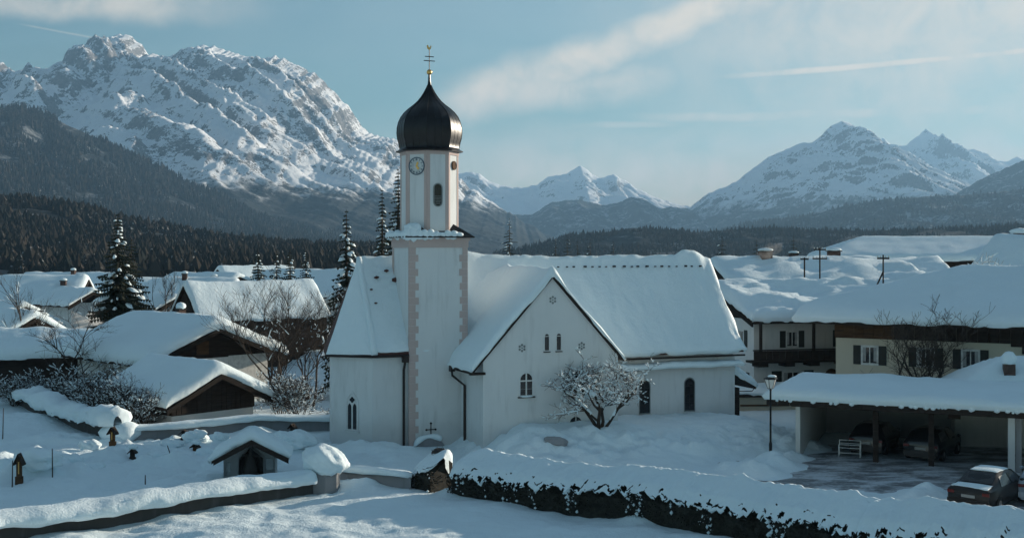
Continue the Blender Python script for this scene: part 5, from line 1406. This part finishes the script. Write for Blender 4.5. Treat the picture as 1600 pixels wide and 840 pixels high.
def conifer(name, label, loc, h, rad, seed, snow=0.5, group=None, dens=1.0, sag=0.35):
    """spruce: tapered trunk, whorls of drooping branches with needle sprays, pads of snow"""
    rs = random.Random(seed); rng = np.random.default_rng(seed)
    e_ = empty(name, loc); tag(e_, label, "tree", group)
    MB().tube([(0, 0, -0.4), (0.03, 0, h * 0.5), (0, 0, h * 0.99)], [h * 0.018, h * 0.010, 0.01], 7).build("trunk", "bark", e_, True)
    tris = []; sn_v = []; sn_f = []
    levels = int(h * 3.4 * dens)
    for i in range(levels):
        f = (i + 0.5) / levels; z = h * (0.08 + 0.91 * f)
        R0 = rad * (1 - f) ** 0.85 * (0.85 + 0.3 * rs.random()) + 0.08
        nb = max(5, int((13 if f < 0.6 else 8) * dens))
        for b_ in range(nb):
            an = rs.random() * 6.283; L = R0 * rs.uniform(0.6, 1.12); d = np.array([math.cos(an), math.sin(an)]); pn = np.array([-d[1], d[0]])
            ns = max(3, int(L / 0.22))
            droop = sag * rs.uniform(0.6, 1.4)
            prev = None
            for s in range(ns + 1):
                t = s / ns; rr = L * t; zz_ = z - droop * L * t ** 1.3 + 0.12 * L * t ** 3
                p = np.array([d[0] * rr, d[1] * rr, zz_])
                if prev is not None:
                    w = 0.20 * L * (1 - t * 0.6) + 0.07
                    for sg in (-1, 1):
                        tip = (prev + p) / 2 + np.array([pn[0] * sg * w + d[0] * w * 0.8, pn[1] * sg * w + d[1] * w * 0.8, -w * rs.uniform(0.2, 0.8)])
                        tris += [prev + np.array([0, 0, 0.02]), p + np.array([0, 0, 0.02]), tip]
                    tris += [prev, p, (prev + p) / 2 + np.array([0, 0, -w * 1.1])]
                prev = p
            if rs.random() < snow and L > 0.25:
                t = rs.uniform(0.55, 0.9); c = np.array([d[0] * L * t, d[1] * L * t, z - droop * L * t ** 1.3 + 0.10])
                a = L * rs.uniform(0.10, 0.32) + 0.05; w = a * rs.uniform(0.5, 0.9); k = len(sn_v); hh = min(0.18, a * 0.55)
                ring = [(math.cos(q * 1.0472), math.sin(q * 1.0472)) for q in range(6)]
                for cu, cw in ring:
                    jt = rs.uniform(0.55, 1.35)
                    sn_v.append(c + np.array([d[0] * cu * a * jt + pn[0] * cw * w * jt, d[1] * cu * a * jt + pn[1] * cw * w * jt, -cu * a * droop * 1.0 - 0.03]))
                for cu, cw in ring: sn_v.append(c + np.array([d[0] * cu * a * 0.6 + pn[0] * cw * w * 0.6, d[1] * cu * a * 0.6 + pn[1] * cw * w * 0.6, -cu * a * droop * 0.6 + hh]))
                for q in range(6): sn_f.append((k + q, k + (q + 1) % 6, k + 6 + (q + 1) % 6, k + 6 + q))
                sn_f += [(k + 6, k + 7, k + 8, k + 9), (k + 6, k + 9, k + 10, k + 11)]
    V = np.array(tris); link("crown", mesh_arrays("crown", V, [np.arange(len(V)).reshape(-1, 3)], "needles", False), e_)
    if sn_v: link("snow", mesh_arrays("snow", np.array(sn_v), [np.array(sn_f)], "snow", True), e_)
    for ch in e_.children:
        if ch.name[:5] != "trunk": ch["kind"] = "stuff"
    return e_
def top_h(py, d): return CAMZ - (py - HY) * d / F
def tree_at(px, d): x, y = at(px, d); return (x, y, gz(x, y) - 0.1)
GF = "spruces in the village"
conifer("spruce", "tall spruce with heavy snow pads on its left side behind the big chalet", tree_at(184, 94), top_h(332, 94), 2.9, 3, 0.30, GF)
conifer("spruce", "dark spruce close behind the tall snow laden one", tree_at(205, 100), top_h(372, 100), 2.9, 4, 0.02, GF)
conifer("spruce", "slender snow dusted spruce left of the church choir", tree_at(541, 78), top_h(328, 78), 1.9, 5, 0.20, GF, sag=0.45)
conifer("spruce", "narrow snowy spruce behind the choir, left of the tower", tree_at(597, 88), top_h(321, 88), 1.4, 6, 0.2, GF, sag=0.45)
conifer("spruce", "spruce partly hidden by the tower's left edge", tree_at(622, 92), top_h(286, 92), 2.1, 7, 0.2, GF, sag=0.4)
conifer("spruce", "small bushy snowed spruce among the far left roofs", tree_at(403, 118), top_h(401, 118), 2.4, 8, 0.2, GF)
conifer("spruce", "second small spruce right of the bushy far left one", tree_at(432, 124), top_h(411, 124), 1.7, 9, 0.12, GF)
conifer("spruce", "third small spruce behind the bare shrubs left of choir", tree_at(453, 122), top_h(408, 122), 1.9, 10, 0.12, GF)
conifer("spruce", "fourth small dark spruce nearest the choir spruce", tree_at(478, 140), top_h(403, 140), 2.0, 11, 0.2, GF)
conifer("spruce", "little snow capped spruce beside the leftmost birch", tree_at(64, 92), top_h(478, 92), 1.5, 12, 0.3, GF)
conifer("spruce", "hazy lone spruce above the nave ridge right of the tower", tree_at(796, 330), top_h(340, 330), 5.0, 13, 0.2, GF, dens=0.35)
for i, (px, py, d, r_, lb) in enumerate(((868, 372, 300, 3.2, "left of the dark fir clump behind the nave ridge"), (886, 364, 280, 3.5, "tallest of the dark fir clump behind the nave ridge"), (902, 373, 290, 3.0, "right of the dark fir clump behind the nave ridge"), (922, 370, 300, 3.2, "snow dusted fir just right of the dark clump"), (958, 373, 310, 3.0, "single fir above the nave ridge's middle"),
                                (1128, 362, 260, 4.0, "brownish fir right of the nave ridge end"), (1182, 368, 270, 3.8, "fir above the drifted roof's left chimney"), (1240, 366, 300, 4.5, "broad fir behind the two stub chimneys"))):
    conifer("fir", lb, tree_at(px, d), top_h(py, d), r_, 20 + i, 0.1, "firs beyond the church roof", dens=0.3)
# small snowy ornamental tree before the transept
bare_tree("snowy_tree", "small spreading tree with snow clotted branches before the transept wall", tree_at(938, 56.6), 3.9, 41, stems=4, spread=0.58, levels=5, snow=0.30, r0=0.13, kids=(3, 4), up=0.22, wid=0.95, minr=0.008, snowr=1.9)
bare_tree("bare_tree", "bare many-branched tree before the cream farmhouse at right", tree_at(1425, 65.5), 6.2, 54, stems=5, spread=0.5, levels=5, snow=0.0, r0=0.15, kids=(2, 4), up=0.45, minr=0.010)
bare_tree("birch", "thin pale birch rising beside the left frame edge", tree_at(36, 84), top_h(436, 84), 43, levels=4, snow=0.1, mat="twig_grey", twig="twig_grey", spread=0.35, r0=0.11, up=0.6, first=0.35)
bare_tree("bare_tree", "slim bare tree left of the big chalet roof", tree_at(106, 74), top_h(452, 74), 44, levels=4, spread=0.5, snow=0.05, r0=0.11, first=0.1, kids=(4, 6), up=0.3)
bare_tree("birch", "pale slender birch between big fir and steep dark gable", tree_at(248, 104), top_h(405, 104), 45, levels=4, snow=0.15, mat="twig_grey", twig="twig_grey", spread=0.35, r0=0.12, up=0.6, first=0.5)
bare_tree("birch", "thin bare birch standing before the steep roof's right half", tree_at(400, 90), top_h(440, 90), 46, levels=4, snow=0.1, mat="twig_grey", twig="twig", spread=0.35, r0=0.08, up=0.6, first=0.4)
bare_tree("bare_tree", "spreading bare tree between big chalet and church choir", tree_at(452, 72), top_h(455, 72), 47, stems=3, levels=5, spread=0.45, snow=0.02, r0=0.14, kids=(3, 4), up=0.5)
bare_tree("bare_tree", "bare brown tree close to the choir's left edge", tree_at(487, 74), top_h(470, 74), 48, stems=3, levels=5, spread=0.45, snow=0.03, r0=0.13, kids=(3, 4), up=0.5)
bare_tree("bare_tree", "tall bare tree behind the big chalet's right eave", tree_at(425, 84), top_h(445, 84), 49, stems=3, levels=5, spread=0.45, snow=0.02, r0=0.14, kids=(2, 4), up=0.5, twig="twig_grey")
SH = [(140, 66, 2.1, "brown bare shrub left of the low shed roof"), (185, 64.5, 2.3, "dense bare shrub at the low shed's left corner"), (222, 63.5, 2.0, "snow flecked shrub right before the low shed gable"), (110, 72, 2.2, "bare shrub below the slim tree left of the chalet"), (165, 68, 2.4, "tallest bare shrub beneath the big chalet's left eave"),
      (22, 74, 1.7, "snowy bush below the long low roof at the left edge"), (62, 75, 1.9, "snow flecked bush between left edge and slim bare tree"), (35, 77, 1.2, "snowy round bush at the left below the long low roof"), (95, 82, 2.0, "brown bare bush behind the slim bare tree"), (128, 90, 3.0, "large brown bush below the snow laden fir"), (470, 68, 2.2, "low bare bush behind the cemetery wall near church"), (440, 69, 2.0, "low bare bush right of the low shed"), (188, 70, 2.2, "thin twiggy bush against the big chalet roof")]
for i, (px, d, hh, lb) in enumerate(SH):
    bare_tree("shrub", lb, tree_at(px, d), hh * 1.25, 60 + i, stems=9, spread=0.55, levels=4, snow=0.16, r0=0.05, cat="shrub", group="bare garden shrubs", kids=(3, 5), up=0.45, minr=0.009, twig="twig" if i % 2 else "twig_grey")
bare_tree("frosted_bush", "white frosted bush before the pale house at the right edge", tree_at(1548, 76), top_h(362, 76) * 0.66, 91, stems=14, spread=0.6, levels=5, snow=0.6, r0=0.08, mat="twig_grey", twig="frost_twig", cat="bush", up=0.5, minr=0.02, lean=0.25, snowr=3.0)
# ------------------------------------------------------------------ lamp, poles, cars
lx, ly = pxp(1204, 722, 0.0)
lamp = empty("street_lamp", (lx, ly, 0)); tag(lamp, "black street lamp with lantern head between church bank and carport", "street lamp")
MB().lathe([(0.075, -0.2), (0.075, 0.9), (0.05, 1.0), (0.045, 3.42), (0.07, 3.45), (0.03, 3.5)], 10).build("post", "dark_metal", lamp, True, 40)
K = 1.3
MB().lathe([(0.06, 3.5), (0.10 * K, 3.52), (0.12 * K, 3.55)], 6).build("lantern_base", "dark_metal", lamp)
gl = MB().lathe([(0.115 * K, 3.55), (0.215 * K, 3.98)], 6).build("lantern_glass", "lamp_glass", lamp)
for k in range(6):
    w = k * math.pi / 3; MB().tube([(0.118 * K * math.cos(w), 0.118 * K * math.sin(w), 3.55), (0.222 * K * math.cos(w), 0.222 * K * math.sin(w), 3.99)], 0.014, 4).build("glazing_rib", "dark_metal", gl)
MB().lathe([(0.25 * K, 3.98), (0.27 * K, 4.01), (0.10, 4.12), (0.03, 4.17)], 6).build("lantern_hood", "dark_metal", lamp)
MB().blob((0.07, 0, 4.11), 0.2, seed=2, sub=2, squash=(1.1, 0.9, 0.4)).build("hood_snow", "snow", lamp, True)
def pole(label, px, py0, py1, d, arms, brace=False):
    x, y = at(px, d); z0 = CAMZ - (py1 - HY) * d / F; z1 = CAMZ - (py0 - HY) * d / F
    e_ = empty("utility_pole", (x, y, 0)); tag(e_, label, "utility pole", "wooden utility poles on the right roofs")
    MB().tube([(0, 0, z0 - 0.8), (0, 0, z1)], 0.065 * d / 100, 6).build("pole", "dark_wood", e_)
    for f, w in arms:
        z = z1 - f; o = MB().box(-w, w, -0.05, 0.05, z - 0.06, z + 0.06).build("crossarm", "dark_wood", e_)
        for s in (-1, -0.45, 0.45, 1): MB().tube([(s * w * 0.92, 0, z + 0.06), (s * w * 0.92, 0, z + 0.2)], 0.04, 5).build("insulator", "frame_white", o)
    if brace: MB().tube([(-0.6, -0.3, z0 + 0.5), (0, 0, z1 - 1.2)], 0.06, 5).build("brace", "dark_wood", e_)
pole("tall thin utility pole with two crossarms rising from the drifted roof", 1281, 387, 457, 96, [(0.15, 0.5), (0.9, 0.6)])
pole("short stubby pole left of the tall crossarmed one", 1257, 402, 424, 100, [(0.15, 0.35)])
pole("braced utility pole with one crossarm above the barn roof", 1380, 398, 459, 82, [(0.25, 0.42)], True)
# smoke from the chimney
def smoke_puff(label, px, py, d, r_, dens):
    sm = bpy.data.materials.new("smoke"); sm.use_nodes = True; sm.node_tree.nodes.clear(); MATS["smoke%d" % px] = sm
    q = NG(sm.node_tree); t = q.n("ShaderNodeTexCoord").outputs["Object"]
    dn = q.m("MULTIPLY", q.ss(q.noise(t, 1.1, 4.0, 0.6), 0.42, 0.75), dens)
    pv = q.n("ShaderNodeVolumePrincipled", {"Color": (1.0, 1.0, 1.0, 1), "Density": dn}); q.n("ShaderNodeOutputMaterial", {"Volume": pv.outputs[0]})
    x, y, z = P(px, py, d)
    mb = MB(); mb.blob((0, 0, 0), r_, seed=4, sub=3, squash=(1.6, 0.9, 0.8), amp=0.4)
    o = mb.build("smoke", "smoke%d" % px, None, True); o.location = (x, y, z); o.rotation_euler = (0, R(-25), 0)
    o["kind"] = "stuff"; o["label"] = label; o["category"] = "smoke"
smoke_puff("wisp of white smoke above the drifted roof's chimney", 1202, 392, 103, 0.75, 0.7)

def car(name, label, loc, rot, paint, snow=0.0, seed=1, lights="rear", hatch=False, scale=1.0):
    """x runs from the rear bumper (0) to the front bumper"""
    c = empty(name, loc, rot); tag(c, label, "car"); c.scale = (scale,) * 3
    if hatch: st = [(0.0, .72, .80, .70, .78), (.06, .86, 1.0, .72, .83), (.30, .90, 1.28, .62, .86), (.55, .92, 1.42, .58, .87), (1.2, .92, 1.47, .58, .88), (2.2, .91, 1.47, .58, .88), (2.7, .90, 1.38, .60, .88), (3.35, .87, .98, .70, .87), (3.95, .76, .84, .68, .83), (4.15, .55, .62, .6, .74)]
    else: st = [(0.0, .70, .78, .70, .78), (.08, .85, .96, .72, .83), (.70, .89, 1.03, .71, .87), (1.12, .90, 1.26, .62, .88), (1.5, .91, 1.40, .57, .88), (2.3, .91, 1.44, .57, .88), (2.85, .90, 1.37, .59, .88), (3.6, .87, .98, .70, .87), (4.25, .76, .83, .68, .83), (4.48, .55, .62, .6, .74)]
    rows = []
    for x, zb, zt_, wt, wb in st:
        half = [(wb * 0.88, .20), (wb * 0.98, .34), (wb, .55), (wb * 0.985, zb), (wt, zt_ - .05), (wt * .62, zt_ - 0.01), (0, zt_)]
        rows.append([(x, -y, z) for y, z in half] + [(x, y, z) for y, z in half[::-1][1:]])
    n, m_ = len(rows), len(rows[0]); V = np.array(rows).reshape(-1, 3)
    caps = [np.array([[i for i in range(m_)]])]
    me = mesh_arrays("body", V, [grid_faces(n, m_)[:, ::-1], np.array([list(range(m_))]), np.array([list(range((n - 1) * m_ + m_ - 1, (n - 1) * m_ - 1, -1))])], paint, True)
    me.set_sharp_from_angle(angle=R(50)); link("body", me, c)
    def at_(x, k):
        for (a, b_) in zip(st, st[1:]):
            if a[0] <= x <= b_[0]:
                f = (x - a[0]) / (b_[0] - a[0]); q = [a[i] + (b_[i] - a[i]) * f for i in range(5)]
                zb, zt_, wt, wb = q[1:]
                return Vector((x, wb * .985 + (wt - wb * .985) * k, zb + (zt_ - .05 - zb) * k))
    x0, x1 = (0.42, 3.0) if hatch else (1.12, 3.15); mid = (x0 + x1) / 2 + 0.05
    for sg in (-1, 1):
        for a, b_ in ((x0, mid - 0.06), (mid + 0.04, x1)):
            pts = []
            for x, k in ((a, .10), (b_, .10), (b_ - (0.32 if b_ == x1 else 0), .86), (a + (0.28 if a == x0 else 0), .86)):
                p = at_(x, k); pts.append((p.x, sg * (p.y + 0.012), p.z))
            MB().add(pts, [(0, 1, 2, 3) if sg < 0 else (3, 2, 1, 0)]).build("side_window", "glass_dark", c)
    def panel(nm, xa, xb, ka, kb, mat, off):
        pa, pb = at_(xa, 1), at_(xb, 1)
        d = Vector((pb.z - pa.z, 0, -(pb.x - pa.x))).normalized(); d = d if d.z > 0 else -d
        q = [Vector((pa.x, -pa.y * ka, pa.z + 0.03)), Vector((pb.x, -pb.y * kb, pb.z + 0.03)), Vector((pb.x, pb.y * kb, pb.z + 0.03)), Vector((pa.x, pa.y * ka, pa.z + 0.03))]
        MB().add([tuple(v + d * off) for v in q], [(0, 1, 2, 3)]).build(nm, mat, c)
    if hatch: panel("rear_window", .10, .52, .85, .9, "glass_dark", 0.03); panel("windscreen", 2.72, 3.3, .95, .92, "glass_dark", 0.03)
    else: panel("rear_window", .75, 1.45, .9, .92, "glass_dark", 0.03); panel("windscreen", 2.9, 3.55, .95, .92, "glass_dark", 0.03)
    for sg in (-1, 1):
        MB().box(-0.03, 0.12, *sorted((sg * .54, sg * .80)), .70, .82).build("tail_light", "tail_red", c)
        MB().box(st[-2][0] - 0.05, st[-1][0] - 0.06, *sorted((sg * .48, sg * .74)), .56, .70).build("headlight", "headlight", c)
        MB().blob((2.95, sg * .98, .98), .11, seed=3, sub=1, squash=(.7, 1, .7)).build("mirror", paint, c, True)
    MB().box(-0.035, 0.0, -.26, .26, .58, .69).build("number_plate", "plate", c)
    MB().box(st[-1][0] - 0.01, st[-1][0] + 0.02, -.26, .26, .40, .50).build("number_plate", "plate", c)
    MB().box(-0.06, 0.10, -.80, .80, .30, .50).build("bumper", paint, c)
    wx = (.78, 3.30) if hatch else (.88, 3.58)
    for x in wx:
        for sg in (-1, 1):
            mb = MB(); mb.M = Matrix.Translation((x, sg * .80, .31)) @ Matrix.Rotation(R(90), 4, "X"); mb.lathe([(.22, -.10), (.30, -.09), (.315, -.05), (.315, .05), (.30, .09), (.22, .10)], 20); t_ = mb.build("wheel", "tyre", c, True, 40)
            mb = MB(); mb.M = Matrix.Translation((x, sg * .885, .31)) @ Matrix.Rotation(R(90), 4, "X"); mb.lathe([(.21, -.025), (.20, .01), (.05, .025)] if sg < 0 else [(.05, -.025), (.20, -.01), (.21, .025)], 16); mb.build("rim", "rim", t_, True, 40)
    if snow > 0:
        zt_ = st[5][2]
        snow_slab("roof_snow", c, st[4][0] + 0.02, st[5][0] + 0.45, -.52, .52, lambda u, v: zt_ - 0.01 - 0.03 * np.abs(u - 2.0) - 0.08 * v * v, snow, nu=8, nv=8, r=0.2, seed=seed, rough=0.01, over=0.0)
        if not hatch: snow_slab("boot_snow", c, .10, .72, -.68, .68, lambda u, v: 0.955 + 0.08 * u - 0.04 * v * v, snow * 0.8, nu=6, nv=8, r=0.15, seed=seed + 1, rough=0.01, over=0.0)
    return c
x, y = pxp(1480, 783, 0.03)
car("parked_car", "dark saloon car with light snow on its roof beside the carport", (x + 0.05, y - 2.0, 0.04), 47, "car_dark", 0.03, 3)
x, y = pxp(1640, 800, 0.03)
car("parked_car", "pale car cut off by the right frame edge", (x + 0.1, y + 1.0, 0.04), 60, "car_pale", 0.12, 5, hatch=True)
def in_cp(u, v):
    p = c0 + uc * u + Vector((-uc.y, uc.x, 0)) * v; return (p.x, p.y, 0.04)
car("parked_car", "black hatchback parked deep inside the carport behind the right post", in_cp(5.7, 1.0), cang + 78, "car_black", 0, 7, hatch=True)
car("parked_car", "black car hidden in the carport's left bay behind the metal rack", in_cp(3.1, 1.6), cang + 84, "car_black", 0, 9, hatch=True)
# white tubular rack
rk = empty("metal_rack", in_cp(1.95, 0.75), cang + 4); rk.scale = (0.8, 0.8, 0.62); tag(rk, "white tubular metal rack standing in the carport's left bay", "rack")
for x in (0, 1.25): MB().tube([(x, 0, 0.05), (x, 0, 1.0)], 0.03, 6).build("upright", "frame_white", rk)
for x in (0, 1.25): MB().tube([(x, 0.6, 0.05), (x, 0.6, 1.25)], 0.03, 6).build("upright", "frame_white", rk)
for z in (0.35, 0.75, 1.0): MB().tube([(0, 0, z), (1.25, 0, z)], 0.028, 6).build("rail", "frame_white", rk)
for z in (1.0, 1.25): MB().tube([(0, 0.6, z), (1.25, 0.6, z)], 0.028, 6).build("rail", "frame_white", rk)
for x in (0, 1.25): MB().tube([(x, 0, 0.75), (x, 0.6, 0.8)], 0.025, 6).build("rail", "frame_white", rk)
# ------------------------------------------------------------------ haze: even air between the village and the far ranges
mb = MB(); mb.box(-8200, 8200, -400, 11800, -40, 1130)
hm = bpy.data.materials.new("haze"); hm.use_nodes = True; hm.node_tree.nodes.clear(); MATS["haze"] = hm
gg = NG(hm.node_tree)
pv = gg.n("ShaderNodeVolumePrincipled", {"Color": (0.36, 0.66, 1.0, 1), "Density": 0.00008, "Anisotropy": 0.2})
gg.n("ShaderNodeOutputMaterial", {"Volume": pv.outputs[0]})


haze = mb.build("haze", "haze")
haze["kind"] = "stuff"; haze["label"] = "pale blue winter haze filling the valley air"; haze["category"] = "haze"
